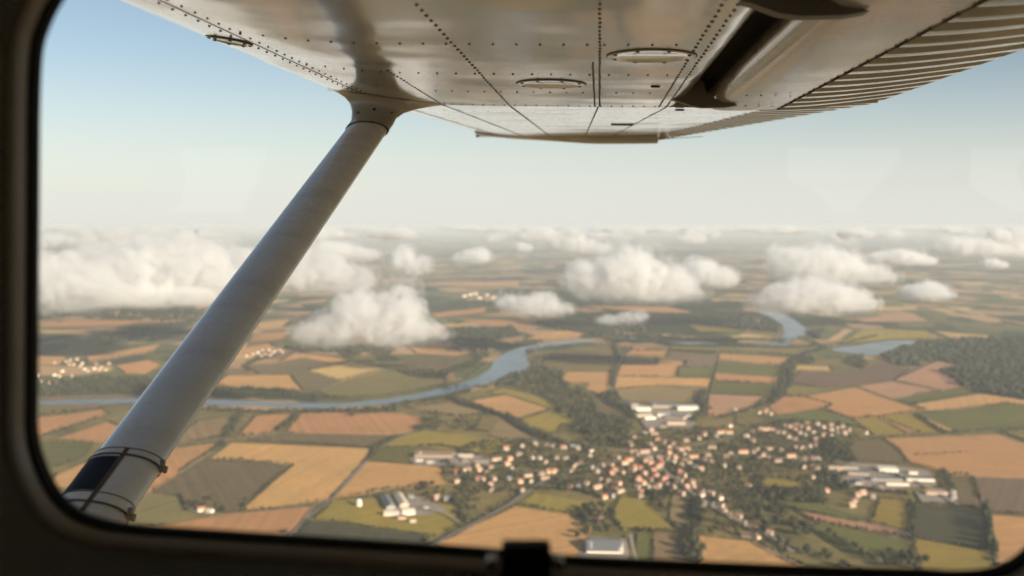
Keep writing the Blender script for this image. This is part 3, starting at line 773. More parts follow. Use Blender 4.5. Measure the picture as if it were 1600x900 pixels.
GB = GZ+1.0
def tree(P, h, w, kind='oak', label=None, group=None):
    """P ground point, h height, w crown width factor"""
    global NTREE
    if NTREE >= 300 or label is None: MASS.append((P, h, w, kind)); return
    NTREE += 1
    o = link('poplar_tree' if kind == 'poplar' else 'tree', None); link('trunk', trunk_me, o); o.location = (P.x, P.y, GB); o.scale = (h*w, h*w, h); o.rotation_euler.z = random.uniform(0, 6.28)
    tag(o, label, 'tree', group)
    c = link('crown', random.choice(CRM[kind]), o)
def along(px, step, h=(8, 13), w=(.8, 1.15), kind='oak', jit=4, label=None, group=None):
    P = [G(x, y) for x, y in px]
    for a, b in zip(P, P[1:]):
        n = max(1, int((b-a).length/(step if label else step*.52)))
        for k in range(n):
            q = a.lerp(b, (k+random.random()*.7)/n)+Vector((random.gauss(0, jit), random.gauss(0, jit), 0))
            tree(q, random.uniform(*h), random.uniform(*w), kind, label, group)
def inside(x, y, P):
    r = False; n = len(P)
    for i in range(n):
        (x1, y1), (x2, y2) = P[i], P[i-1]
        if (y1 > y) != (y2 > y) and x < (x2-x1)*(y-y1)/(y2-y1)+x1: r = not r
    return r
def fill(px, n, h=(9, 15), w=(.8, 1.2), label=None, group=None, sink=None, avoid=None):
    P = [(q.x, q.y) for q in (G(x, y) for x, y in px)]; xs = [p[0] for p in P]; ys = [p[1] for p in P]; c = 0; tries = 0
    if sink is None and not label: n = int(n*1.9)
    while c < n and tries < n*60:
        tries += 1; x, y = random.uniform(min(xs), max(xs)), random.uniform(min(ys), max(ys))
        if not inside(x, y, P): continue
        if avoid and any((x-a)**2+((y-b+r*.75)*.72)**2 < r*r for a, b, r in avoid): continue
        c += 1; q = Vector((x, y, GZ))
        if sink is not None: sink.append((q, random.uniform(*h), random.uniform(*w), 'oak'))
        else: tree(q, random.uniform(*h), random.uniform(*w), 'oak', label, group)
def mass_obj(name, items, mat, label=None, small=False):
    tv = {k: [(v, f) for v, f in L] for k, L in CR.items()}
    if small: tv['oak'] = [tuple(map(np.array, (lumpy(I2, 70+i, .9)[0]*np.array([.5, .5, .45])+np.array([0, 0, .5]), I2[1]))) for i in range(6)]
    V = []; Fs = []; o = 0
    for P, h, w, k in items:
        v, f = random.choice(tv[k]); a = random.uniform(0, 6.28); ca, sa = math.cos(a), math.sin(a)
        q = v*np.array([h*w, h*w, h]); q = np.stack([q[:,0]*ca-q[:,1]*sa+P.x, q[:,0]*sa+q[:,1]*ca+P.y, q[:,2]+GB], 1)
        V.append(q); Fs.append(f+o); o += len(q)
    me = np_mesh(name, np.vstack(V), np.vstack(Fs), [mat]); ob = link(name, me); tag(ob, label, 'trees', None, 'stuff'); return ob

# --- trees one can tell apart, nearest first
fill([(284,797),(300,783),(350,782),(352,800),(300,803)], 14, (8, 13), label='dark tree crowded round the white farmhouse behind the wing strut', group='trees round the farmhouse')
along([(457,728),(430,748),(408,768),(395,780),(376,796)], 30, (7, 10), jit=3, label='tree in the broken hedge on the edge of the brown field', group='trees of the brown field hedge')
fill([(898,798),(930,788),(962,795),(966,822),(955,838),(930,830),(910,815)], 22, (10, 16), label='dark tree round the small white house behind the grey barn', group='trees behind the grey barn')
along([(915,812),(912,830),(908,845)], 18, (11, 16), label='tall tree casting long shadows onto the tan field beside the grey barn', group='shadow casting trees by the tan field')
fill([(1012,772),(1048,768),(1050,800),(1022,802)], 20, (11, 17), label='tree of the dark clump between the two pasture strips', group='clump between the pastures')
along([(1088,782),(1090,805),(1090,830),(1082,850),(1085,885)], 8, (12, 18), jit=7, label='tree of the tall dark row beside the ploughed tan field', group='row beside the tan field')
fill([(1096,806),(1120,800),(1150,828),(1165,840),(1110,836)], 20, (6, 10), label='garden tree beside the lane of pale houses', group='garden trees by the lane')
fill([(1175,800),(1230,790),(1262,815),(1265,840),(1230,850),(1190,838)], 34, (10, 17), label='tree of the wooded strip above the lane end', group='wooded strip by the lane end')
along([(1200,845),(1250,858),(1290,872),(1320,885),(1340,900)], 10, (9, 14), jit=9, label='tree in the belt running along the far side of the tan field corner', group='belt by the tan field corner')
along([(1290,835),(1320,852),(1365,875),(1375,880)], 14, (10, 14), jit=4, label='tree in the diagonal line across the green meadow', group='diagonal meadow line')
fill([(1370,868),(1420,862),(1450,880),(1440,895),(1385,888)], 20, (10, 15), label='tree of the round copse at the green meadow edge', group='round copse')
along([(1541,795),(1545,820),(1548,845),(1552,868)], 16, (17, 23), (.75, .95), 'poplar', 2, 'tall slim poplar beside the dark crop field', 'poplars of the dark field')
along([(1426,787),(1424,812),(1422,838)], 11, (6, 9), jit=1.5, label='tree of the narrow dark line between pasture and dark crop', group='narrow tree line')
fill([(655,760),(690,758),(702,778),(668,780)], 12, (9, 14), label='tree by the cottage next to the twin long sheds', group='trees by the twin sheds')
fill([(702,765),(745,768),(762,780),(740,800),(716,802),(704,785)], 22, (8, 13), label='orchard tree below the first village houses', group='orchard trees')
along([(716,800),(728,812),(734,822)], 12, (9, 13), jit=4, label='tree of the short row meeting the road', group='short row at the road')
along([(690,832),(720,822),(745,812),(790,790),(805,778),(815,765)], 15, (5, 9), jit=4, label='roadside bush like tree on the road into the village', group='roadside trees')
along([(648,776),(620,772),(570,779),(560,783)], 16, (5, 8), jit=2, label='low tree behind the twin long sheds', group='low trees behind the sheds')
fill([(688,722),(702,724),(704,752),(692,752)], 9, (8, 12), label='tree at the stubble field end by the first houses', group='trees at the stubble end')
fill([(592,698),(584,708),(576,704)], 3, (8, 11), label='tree at the crossing of track and hedge', group='trees at the track crossing')
NIND = NTREE
# --- everything else, in the village, hedgerows and river belts
random.seed(33)
for a, b in EDGES:
    r = random.random()
    if r < .62: along([a, b], 10 if r < .3 else 19, (2.5, 5) if r < .45 else (4, 9), (.8, 1.3), jit=2)
along([(60,620),(140,617),(230,615),(300,614)], 9, (8, 14), jit=6); along([(330,616),(420,618),(480,622),(540,623)], 11, (7, 13), jit=4)
along([(940,533),(1000,534),(1060,541),(1130,541),(1200,543),(1240,544)], 9, (8, 14), jit=10); along([(925,527),(1000,524),(1060,530),(1150,532),(1230,532)], 9, (8, 14), jit=12)
along([(300,640),(400,645),(500,645),(560,643),(600,640),(640,632),(700,622),(738,611)], 13, (8, 15), jit=8)
along([(530,645),(580,646),(620,643)], 8, (9, 15), jit=10)
along([(300,612),(340,614),(380,609),(420,611),(470,616)], 13, (9, 17), jit=6)
along([(480,622),(560,624),(640,614),(700,600),(740,584),(758,566)], 24, (4, 8), jit=6)
along([(705,622),(735,634),(775,648),(800,656),(815,667),(842,680),(870,692),(930,705)], 8, (9, 15), jit=7)
along([(690,605),(760,606),(800,600)], 14, (7, 12), jit=7)
fill([(760,606),(795,588),(828,578),(832,566),(845,572),(880,580),(882,600),(912,612),(935,648),(985,660),(1000,690),(985,704),(940,700),(905,690),(885,655),(850,622),(800,604)], 330, (9, 17))
along([(824,552),(832,546),(860,543),(900,538),(950,539)], 14, (7, 12), jit=8)
along([(850,562),(900,560),(962,560)], 14, (6, 10), jit=4); along([(960,540),(968,560),(958,585),(955,605)], 13, (7, 11), jit=3)
fill([(930,618),(960,612),(975,630),(1000,650),(990,660),(965,640)], 70, (9, 14))
along([(1095,612),(1100,640),(1085,660)], 10, (9, 13), jit=8)
fill([(1222,570),(1240,560),(1240,600),(1225,625),(1205,622),(1215,600)], 80, (9, 14)); along([(1240,560),(1232,600),(1205,630),(1160,645),(1125,655)], 14, (8, 12), jit=6)
along([(975,548),(1050,549),(1120,552),(1240,556)], 16, (7, 12), jit=6); along([(1048,548),(1118,553)], 8, (8, 12), jit=5)
along([(960,526),(1040,530),(1120,530),(1240,534)], 16, (8, 13), jit=14); along([(1250,528),(1290,545),(1240,560)], 14, (8, 13), jit=10)
fill([(1245,560),(1270,558),(1272,568),(1248,568)], 40, (9, 14)); fill([(1320,560),(1350,556),(1355,572),(1330,572)], 40, (9, 14)); fill([(1335,572),(1352,566),(1350,578)], 20, (9, 14))
along([(1240,545),(1330,535),(1370,525)], 18, (7, 12), jit=6)
along([(282,738),(300,724),(330,706),(355,692)], 12, (5, 8), jit=2); fill([(330,702),(340,694),(360,691),(340,706)], 9, (7, 10))
along([(372,650),(366,664),(358,672),(358,684)], 11, (8, 13), jit=7); along([(466,648),(450,662),(432,674)], 12, (7, 11), jit=5)
along([(300,690),(340,686),(390,684)], 16, (4, 7), jit=3); along([(440,690),(500,695),(582,701)], 16, (4, 6), jit=2)
along([(517,781),(545,750),(575,716)], 22, (3, 5), jit=2); along([(378,799),(420,796),(500,786)], 30, (3, 5), jit=2)
along([(570,724),(586,705),(596,697)], 14, (6, 9), jit=2)
fill([(645,672),(665,648),(690,646),(690,672),(650,676)], 26, (8, 14)); fill([(690,660),(745,655),(748,676),(700,672)], 36, (5, 9))
along([(654,698),(690,698),(724,704)], 10, (6, 9), jit=2); along([(668,645),(720,652),(765,648)], 14, (6, 10), jit=4)
along([(655,580),(700,583),(735,575),(752,560)], 12, (8, 12), jit=8); fill([(690,548),(720,540),(760,540),(765,560),(745,562),(735,552)], 90, (8, 13))
fill([(615,578),(690,583),(735,565),(740,572),(690,592),(640,588)], 120, (8, 13))
along([(60,612),(150,608),(210,612)], 12, (9, 14), jit=10); fill([(50,600),(150,590),(250,592),(240,612),(60,618)], 260, (9, 14))
along([(60,648),(150,640),(200,632)], 20, (6, 10), jit=6); along([(70,682),(150,655)], 18, (5, 8), jit=3)
fill([(1178,770),(1200,765),(1290,770),(1292,788),(1220,785)], 70, (9, 14)); along([(1200,764),(1260,768),(1340,765),(1420,774)], 12, (7, 11), jit=4)
fill([(1282,690),(1310,690),(1335,712),(1340,724),(1290,724)], 60, (8, 13)); along([(1310,683),(1345,686),(1420,682),(1500,677)], 20, (4, 7), jit=3)
along([(1520,745),(1530,780)], 14, (4, 7), jit=2); along([(1425,712),(1470,710),(1508,707)], 12, (3, 5), jit=3); along([(1475,735),(1482,760),(1480,775)], 10, (5, 9), jit=4)
along([(1535,795),(1560,800),(1680,812)], 22, (3, 6), jit=2); along([(1390,836),(1422,842),(1426,848)], 9, (5, 9), jit=2); along([(1470,678),(1560,671),(1640,668)], 22, (4, 7), jit=3)
along([(1372,735),(1420,752),(1480,745)], 18, (5, 8), jit=5); fill([(1290,735),(1320,740),(1330,770),(1290,765)], 30, (7, 11))
along([(810,768),(850,765),(900,768),(950,778)], 9, (7, 12), jit=5); along([(640,835),(690,838)], 25, (4, 6), jit=3)
fill([(545,650),(560,648),(560,652)], 2); fill([(436,838),(446,828),(452,834)], 3, (5, 8))
# ------------------------------------------------------------ village
WALL = {'white': (.80,.71,.58), 'cream': (.56,.43,.31), 'pale': (.42,.33,.25), 'grey': (.36,.32,.28)}
ROOF = {'orange': (.42,.185,.095), 'red': (.36,.12,.075), 'brown': (.20,.125,.09), 'grey': (.24,.215,.205), 'pinkish': (.46,.27,.20), 'blue grey': (.155,.16,.165), 'pale': (.56,.47,.37), 'white': (.72,.66,.57)}
WM = {k: simple(k.replace(' ', '_')+'_render', v, .85, .15, scale=.3, var=.08) for k, v in WALL.items()}
def roof_mat(k, c):
    t = NT(k.replace(' ', '_')+'_roofing'); p = t.obj()
    n1 = t.noise(p, .5, 4); w = t.n('ShaderNodeTexWave', wave_type='BANDS', bands_direction='Z'); w.inputs['Scale'].default_value = 2.2; w.inputs['Distortion'].default_value = 1.5; t.l(p, w.inputs['Vector'])
    cc = t.mix(1.0, c, t.ramp(n1.outputs[0], [(.25, .78), (.75, 1.2)]), 'MULTIPLY'); cc = t.mix(1.0, cc, t.ramp(w.outputs['Fac'], [(.2, .88), (.8, 1.06)]), 'MULTIPLY')
    t.bsdf(cc, .8, .2); return t.m
RM = {k: roof_mat(k, v) for k, v in ROOF.items()}
M['pane'] = simple('dark_window', (.03, .03, .035), .2, .5); M['chimney'] = simple('chimney_brick', (.3, .16, .11), .9, .1)
CACHE = {}
_b = MB(); _b.box((0,0,0), (.4,0,0), (0,.4,0), (0,0,1.1)); CHIM = bpy.data.meshes.new('chimney'); CHIM.from_pydata(_b.v, [], _b.f); CHIM.materials.append(M['chimney'])
def house_meshes(L_, W_, H, R2, wall, roof, win=True):
    win = False
    key = (round(L_,1), round(W_,1), round(H,1), round(R2,1), wall, roof)
    if key in CACHE: return CACHE[key]
    l, w = L_/2, W_/2; b = MB()
    V = [(-l,-w,-1),(l,-w,-1),(l,w,-1),(-l,w,-1),(-l,-w,H),(l,-w,H),(l,w,H),(-l,w,H),(-l,0,H+R2),(l,0,H+R2)]
    b.add(V, [(0,1,5,4),(2,3,7,6),(1,2,6,9,5),(3,0,4,8,7)])
    if win:
        for sx in (-1, 1):
            for fx in (-.5, 0, .5):
                b.box((fx*l*1.2, sx*(w+.01), H*.5), (.55,0,0), (0,.03,0), (0,0,.65), 1)
            for fy in (-.45, .45): b.box((sx*(l+.01), fy*w, H*.55), (.03,0,0), (0,.5,0), (0,0,.65), 1)
    wme = bpy.data.meshes.new('walls'); wme.from_pydata(b.v, [], b.f); wme.materials.append(WM[wall]); wme.materials.append(M['pane']); wme.polygons.foreach_set('material_index', b.m)
    r = MB(); o = .5; dz = R2/w*o; th = .3
    for s in (-1, 1):
        p = [(-l-o, s*(w+o), H-dz), (l+o, s*(w+o), H-dz), (l+o, 0, H+R2), (-l-o, 0, H+R2)]
        q = [(x, y, z+th) for x, y, z in p]
        r.add(p+q, [(3,2,1,0),(4,5,6,7),(0,1,5,4),(1,2,6,5),(3,0,4,7)] if s < 0 else [(0,1,2,3),(7,6,5,4),(4,5,1,0),(5,6,2,1),(7,4,0,3)])
    if win: r.box((l*.4, w*.3, H+R2*.9+.4), (.35,0,0), (0,.35,0), (0,0,.9), 1)
    rme = bpy.data.meshes.new('roof'); rme.from_pydata(r.v, [], r.f); rme.materials.append(RM[roof]); rme.materials.append(M['chimney']); rme.polygons.foreach_set('material_index', r.m)
    CACHE[key] = (wme, rme); return CACHE[key]
AVOID = []; M['rooflight'] = simple('roof_light', (.62, .60, .55), .4, .4)
def building(name, cat, P, rot, dims, wall, roof, label, group=None, win=True):
    wme, rme = house_meshes(*dims, wall, roof, win)
    o = link(name, None); link('walls', wme, o); o.location = (P.x, P.y, GB); o.rotation_euler.z = rot; tag(o, label, cat, group)
    r_ = link('roof', rme, o)
    if win: c_ = link('chimney', CHIM, r_); c_.location = (dims[0]*.22, dims[1]*.12, dims[2]+dims[3]*.95)
    AVOID.append((P.x, P.y, max(dims[0], dims[1])*.70))
    if not win and dims[0] > 40:
        n = 5
        for k in range(n):
            b = MB(); sl_ = math.atan2(dims[3], dims[1]/2); b.box((0,0,0), (dims[0]*.018, 0, 0), (0, dims[1]*.16*math.cos(sl_), dims[1]*.16*math.sin(sl_)), (0, 0, .12))
            w_ = b.build('roof_light', M['rooflight'], r_); w_.location = (dims[0]*(-.36+.18*k), -dims[1]*.24, dims[2]+dims[3]*.52+.45); return o
ZONES = [ # (name, centre px, street direction in radians, group)
('beside the long brown barn', (770,735), .5), ('in the northern row along the hedge', (850,697), .1),
('among gardens west of the centre', (865,735), .3), ('in the dense village centre', (1020,745), .7), ('just below the white factory', (1010,690), .2),
('in the southern cluster at the pasture edge', (960,760), .75), ('on the lane past the tan field', (1130,795), -.6),
('in the middle beyond the centre', (1090,705), .1), ('in the dense hillside estate', (1280,668), .15),
('in the row below the hillside estate', (1250,705), .05), ('by the grey works at the village end', (1340,755), .2), ('standing apart by the striped fields', (1180,645), 0),
('beside the twin long sheds', (670,785), .3), ('beside the park trees', (905,668), .2), ('near the blue grey barn', (938,813), .4)]
CODE = {'W': ('white','brown'), 'w': ('cream','brown'), 'c': ('pale','brown'), 'o': ('cream','orange'), 'r': ('pale','red'), 'p': ('pale','pinkish'), 'g': ('pale','grey'), 'b': ('grey','blue grey')}
HS = {(520,675): "1085,105,o 1185,88,w 1265,75,g 1165,140,c 1340,85,c 1380,88,w 1440,95,r 1500,95,g 1530,105,g 1020,170,wL 1105,170,o 1090,200,o 1115,230,g 1245,163,W 1290,165,W 1330,190,r 1400,165,c 1460,165,c 835,235,wL 900,210,c 915,238,o 985,225,w 770,255,r 775,310,w 935,298,w 908,295,r 1005,295,w 985,335,p 990,365,c 960,262,c 1220,272,wL 1240,308,o 1170,312,o 1305,263,w 1350,250,o 1385,250,o 1325,295,pL 1183,370,w 1490,250,c 1510,215,w 1545,200,w 1480,350,c 1585,325,w 1100,298,b 650,415,p 715,425,b 485,412,b",
(880,675): "15,165,c 10,95,r 60,95,g 90,100,g 172,118,W 165,150,c 75,210,w 105,200,w 45,250,c 210,250,g 180,225,g 245,210,c 305,215,p 380,195,oL 365,255,w 320,245,o 297,262,o 415,175,oL 225,300,c 280,310,w 145,325,w 40,352,o 90,350,b 210,348,pL 355,370,wL 318,362,r 255,410,o 300,400,b 470,295,o 500,325,o 465,350,p 490,385,o 575,345,w 545,80,w 565,105,w 570,10,w 590,50,o 660,95,o 690,75,c 665,130,o 640,175,c 690,185,W 700,160,o 775,110,o 815,155,oL 880,180,w 905,145,c 920,190,w 585,215,r 560,240,r 570,285,r 620,320,r 645,330,o 710,300,p 740,310,o 690,345,c 480,230,r 440,128,pL 510,125,pL 390,45,p 420,80,c 410,62,p 320,40,g 355,42,g 850,40,c 885,15,o 930,95,cL 955,30,b 1015,155,c 1045,135,c 1145,25,W 1185,55,w 1005,210,W 1100,225,w 1125,125,oL 1195,125,c 1215,110,p 1255,145,w 1230,165,w 1280,165,w 1290,105,wL 1360,115,w 1410,30,w 1450,45,w 1345,5,w 1450,100,c 1495,100,c 1540,90,w 1580,80,w 1425,150,oL 1345,180,cL 1450,180,b 1505,170,W 1555,170,w 1590,168,c 1505,220,w 1560,220,w 1590,226,w 1555,285,w 860,235,p 825,230,b 865,395,W 925,385,p 980,415,W 880,455,g 935,460,b 985,465,w 1005,495,w 1040,525,w 1125,575,c 1185,605,w 1245,620,pL 1150,650,wL 1210,660,w 1290,640,p 1155,345,o 770,350,p 812,345,o 235,555,w 1100,535,p 540,165,g 510,180,r 600,165,g 620,200,g 545,300,r 640,290,r 600,345,p 530,345,g 430,215,c 450,230,o 740,205,c 760,180,c 790,190,c",
(1200,480): "100,745,w 140,745,w 180,740,c 210,747,c 245,725,w 310,730,W 345,750,w 395,735,c 395,765,c 440,785,W 465,745,c 505,765,c 65,780,w 95,785,w 130,810,W 170,825,w 170,768,o 200,785,c 230,797,w 280,782,W 350,797,w 395,800,w 610,785,W 360,855,w 300,860,w 265,870,w 210,880,c 170,880,w 280,822,r 300,830,p 250,760,o 430,755,r 480,790,p",
(900,480): "990,640,W 1145,657,w 1190,640,c 1215,665,w 1180,655,r 960,740,W 800,790,o 770,822,w 1105,780,c 1065,805,W 1105,835,w 905,783,oL 960,783,oL 1150,762,o 1190,762,oL 1230,775,p 330,797,c 365,815,c 490,792,wL 540,748,cL 240,820,c 290,830,p 15,745,r 95,755,wL 155,772,cL 690,832,c 705,680,W 470,770,p 430,790,g",
(1200,675): "500,257,W 625,350,W 703,345,w 445,245,p 590,385,p 525,462,p 345,370,oL 655,410,g 560,400,p 540,430,c"}
nh = 0
for (x0, y0), txt in HS.items():
    for tok in txt.split():
        a, b_, c = tok.split(','); px, py = x0+float(a)/4, y0+float(b_)/4; P = G(px, py+2.0)
        long = 'L' in c; wall, roof = CODE[c[0]]
        z = min(ZONES, key=lambda z: (z[1][0]-px)**2+((z[1][1]-py)*1.8)**2)
        if long: d = (random.choice((20, 23, 26)), random.choice((9, 10)), 5.2, 3.4)
        else: d = (random.choice((10.5, 12, 14)), random.choice((9, 10.2)), random.choice((5.2, 6.2)), random.choice((3.8, 4.4)))
        if long: rot = z[2] if z[2] else 0
        elif c[0] == 'W' or (c[0] == 'w' and random.random() < .45): rot = math.pi/2-.65+random.uniform(-.3, .3)
        else: rot = z[2]+random.choice((0, 0, math.pi/2))+random.uniform(-.15, .15)
        kind = 'long ' if long else ''
        building('house', 'house', P, rot, d, wall, roof, '%s%s walled house with %s roof %s' % (kind, wall, roof, z[0]), 'houses '+z[0]); nh += 1
# the packed core round the crossroads
made = 0; random.seed(77)
while made < 24:
    px, py = random.gauss(1022, 34), random.gauss(738, 17); P = G(px, py)
    if any((P.x-a)**2+(P.y-b)**2 < (r*.5+9)**2 for a, b, r in AVOID): continue
    c = random.choice('rropco'); wall, roof = CODE[c]; z = ZONES[3]
    building('house', 'house', P, .7+random.choice((0, math.pi/2))+random.uniform(-.1, .1), (random.choice((13, 16)), 10, 6.2, 4.2), wall, roof, '%s walled house with %s roof %s' % (wall, roof, z[0]), 'houses '+z[0]); made += 1
for n_, px, w, m in LANES[len(TRACKS):]:
    for (a, b), (c, d) in zip(px, px[1:]):
        for k in range(8):
            q = G(a+(c-a)*k/8, b+(d-b)*k/8); AVOID.append((q.x, q.y, 9))
# far hamlets
def hamlet(pts, name, size=(13, 10, 6, 4)):
    for i, (x, y) in enumerate(pts):
        c = random.choice('WwwcoP'.replace('P', 'p')); wall, roof = CODE[c]
        building('house', 'house', G(x, y+1), math.pi/2-.65+random.uniform(-.5, .5), (size[0]*random.uniform(.9, 1.3), size[1], size[2], size[3]), wall, roof, 'small %s house with %s roof %s' % (wall, roof, name), 'houses '+name)
hamlet([(58,587),(62,596),(85,586),(92,588),(97,580),(88,597),(103,565),(110,563),(115,570),(108,570),(125,573),(132,577),(137,580),(128,568),(150,569),(158,575),(165,578),(155,578),(147,576),(112,588),(75,600),(85,568),(170,568),(120,562)], 'of the hamlet behind the strut foot', (11, 9, 5.5, 3.8))
hamlet([(395,553),(403,551),(410,548),(415,553),(422,555),(430,549),(437,547),(441,550),(408,556),(420,547),(385,556),(426,551)], 'of the hamlet beneath the nearest cloud', (11, 9, 5.5, 3.6))
hamlet([(1178,500),(1184,503),(1188,500),(1192,505)], 'on the wooded slope beside the lake', (22, 16, 10, 5))
hamlet([(725,463),(735,461),(748,466),(760,462),(770,465),(742,460)], 'of the far town before the cloud bank', (40, 24, 14, 6))
# larger buildings
def big(px, py, rot, dims, wall, roof, label, name='shed', cat='building'): return building(name, cat, G(px, py), rot, dims, wall, roof, label, None, False)
def hall(px, py, rot, L_, W_, H, wall, roof, label, name='factory_hall'): return building(name, 'factory hall', G(px, py), rot, (L_, W_, H, .8), wall, roof, label, None, False)
big(679,714,-.06,(98,30,7,7),'pale','brown','long barn with a brown roof and pale front at the pasture edge','barn','barn')
big(728,716,.0,(36,18,6,4),'pale','pale','pale gabled shed joined between the two long barns','shed','shed')
big(743,722,-.08,(66,20,5,3),'grey','brown','low long barn with a dull brown roof in front of the first houses','barn','barn')
big(655,722,.1,(18,10,4,2.5),'white','pale','small white shed in front of the long brown barn','shed','shed'); big(672,725,-.1,(16,9,4,2.5),'white','pale','small pale lean shed nearer the fields than the long brown barn','shed','shed')
big(606,789,1.84,(92,19,8,4),'grey','blue grey','long shed with a blue grey roof of the twin sheds','shed','shed'); big(627,786,1.84,(88,19,8,4),'cream','pale','long shed with a pale roof of the twin sheds','shed','shed')
big(612,807,-.1,(30,12,7,4),'white','pale','white farm building set across the ends of the twin sheds','farmhouse','farmhouse'); big(638,805,.2,(26,16,8,5),'white','pale','white gabled farmhouse at the end of the pale shed','farmhouse','farmhouse'); big(628,812,.1,(16,12,6,4),'cream','brown','cream outbuilding in front of the white farm buildings','outbuilding','outbuilding')
big(645,818,.3,(12,8,4,2.5),'pale','pale','small pale hut in the grass beyond the farm','hut','hut'); big(665,795,.2,(12,8,4,2.5),'white','brown','small hut on the gravel yard of the farm','hut','hut')
big(943,857,-.05,(64,76,6,9.5),'white','blue grey','large barn with a blue grey roof above the window ledge','barn','barn'); big(969,862,1.5,(34,9,8,2),'white','white','narrow white annex along the end of the blue grey barn','annex','annex')
big(315,800,.5,(16,11,6,4.5),'white','orange','white farmhouse with orange roof among dark trees behind the strut','farmhouse','farmhouse'); big(328,802,-.4,(14,10,5,4),'white','pale','white farmhouse with pale roof among dark trees behind the strut','farmhouse','farmhouse')
for a in [(985,634,0,48,40,9,'pale','blue grey','blue grey flat factory hall at the field corner of the works'),(1001,642,0,62,36,11,'white','white','broad white factory hall left of the loading gap'),(1005,652,.1,54,26,9,'cream','pale','cream factory hall stepped below the broad white one'),(1015,656,.2,34,18,9,'white','pale','short white factory block at the front of the works'),
 (1037,636,0,84,60,10,'pale','blue grey','largest blue grey factory hall in the middle of the works'),(1037,652,0,40,22,10,'white','white','white factory hall set before the largest blue grey hall'),(1056,655,-.5,60,30,10,'pale','blue grey','angled blue grey factory hall beside the arched hall'),(1056,664,0,54,22,9,'cream','pinkish','low pinkish roofed factory hall nearest the village'),(1074,641,0,66,34,12,'white','white','white factory hall with arched roof at the end of the works')]: hall(*a)
for a in [(1317,734,-.1,70,14,6,'pale','pale','long pale works shed along the field edge'),(1340,742,-.2,46,30,8,'pale','blue grey','blue grey works hall in the middle of the grey yard'),(1342,756,1.2,40,14,7,'white','blue grey','narrow works hall pointing away from the grey yard'),(1386,737,-.1,44,34,9,'white','white','clean white works hall standing above the others'),(1384,752,-.1,70,20,7,'grey','blue grey','dark roofed works hall below the clean white one'),
 (1402,760,-.1,50,10,7,'white','pale','low white fronted works building facing the pasture'),(1436,752,-.1,62,26,8,'white','blue grey','works hall with white front and dark roof nearest the track'),(1426,742,-.1,20,14,8,'white','pinkish','little pink roofed works house behind the white front'),(1462,773,-.1,46,24,7,'cream','pinkish','low cream works shed by the bend of the track'),(1490,777,1.18,78,11,5,'white','pale','very long narrow pale shed beside the olive field')]: hall(*a, name='works_hall')
# silo
def silo(px, py):
    P = G(px, py); V, Fc = loft([[Vector((math.cos(a)*r, math.sin(a)*r, z)) for a in [2*math.pi*k/20 for k in range(20)]] for r, z in ((6,-1),(6,11),(6.2,11.3))]); o = mesh_obj('silo', V, Fc, WM['white'], None, smooth=True, sharp=40); o.location = (P.x, P.y, GB)
    V, Fc = loft([[Vector((math.cos(a)*r, math.sin(a)*r, z)) for a in [2*math.pi*k/20 for k in range(20)]] for r, z in ((6.3,11.3),(4.6,14),(2.2,15.6),(.2,16))], True, False, True); mesh_obj('roof', V, Fc, RM['white'], o, smooth=True)
    tag(o, 'round white silo standing apart in the grass by the twin sheds', 'silo')
silo(561,792)
# village trees fill the gaps between the houses
VP_ = [(700,715),(740,690),(840,688),(930,692),(985,700),(1000,672),(1090,668),(1150,672),(1240,655),(1330,665),(1345,690),(1300,720),(1320,745),(1290,765),(1200,745),(1180,770),(1195,800),(1150,800),(1090,775),(1040,778),(960,772),(900,765),(830,765),(770,772),(720,765)]
fill(VP_, 1150, (4.5, 10), avoid=AVOID)
fill([(985,745),(1060,700),(1240,690),(1290,730),(1200,742),(1090,770)], 60, (5, 10), avoid=AVOID)
fill([(1190,760),(1085,770),(1120,790),(1200,800)], 35, (5, 9), avoid=AVOID)
mass_obj('woodland', MASS, M['leaf'], 'dark trees of the hedgerows, river banks and village gardens')
FOR = []; fill([(1378,558),(1400,548),(1440,535),(1520,531),(1600,528),(1760,528),(1800,640),(1640,632),(1600,625),(1532,615),(1505,604),(1490,592),(1468,581),(1500,571),(1465,563),(1425,575),(1392,566)], 4200, (9, 22), (.8, 1.4), sink=FOR)
mass_obj('forest', FOR, M['wood'], 'large dark forest beyond the tan fields', True)
FAR = []
for px, n in (([(60,487),(300,480),(330,495),(240,505),(120,496),(60,500)],500),([(140,531),(200,518),(240,510),(305,503),(290,514),(170,540)],420),([(880,500),(1000,505),(1010,520),(930,524),(860,512)],500),([(1040,492),(1180,490),(1215,505),(1215,520),(1150,512),(1060,502)],600),([(440,545),(620,542),(560,552),(470,550)],300),([(830,505),(900,498),(960,520),(880,516)],260),([(700,515),(800,512),(815,525),(760,535),(690,530)],380),([(1200,470),(1330,488),(1320,492),(1220,486)],260),([(1260,520),(1290,515),(1280,530)],90)):
    fill(px, n, (12, 18), (1.0, 1.5), sink=FAR)
mass_obj('woods', FAR, M['wood'], 'dark blue green woods on the far slopes', True)
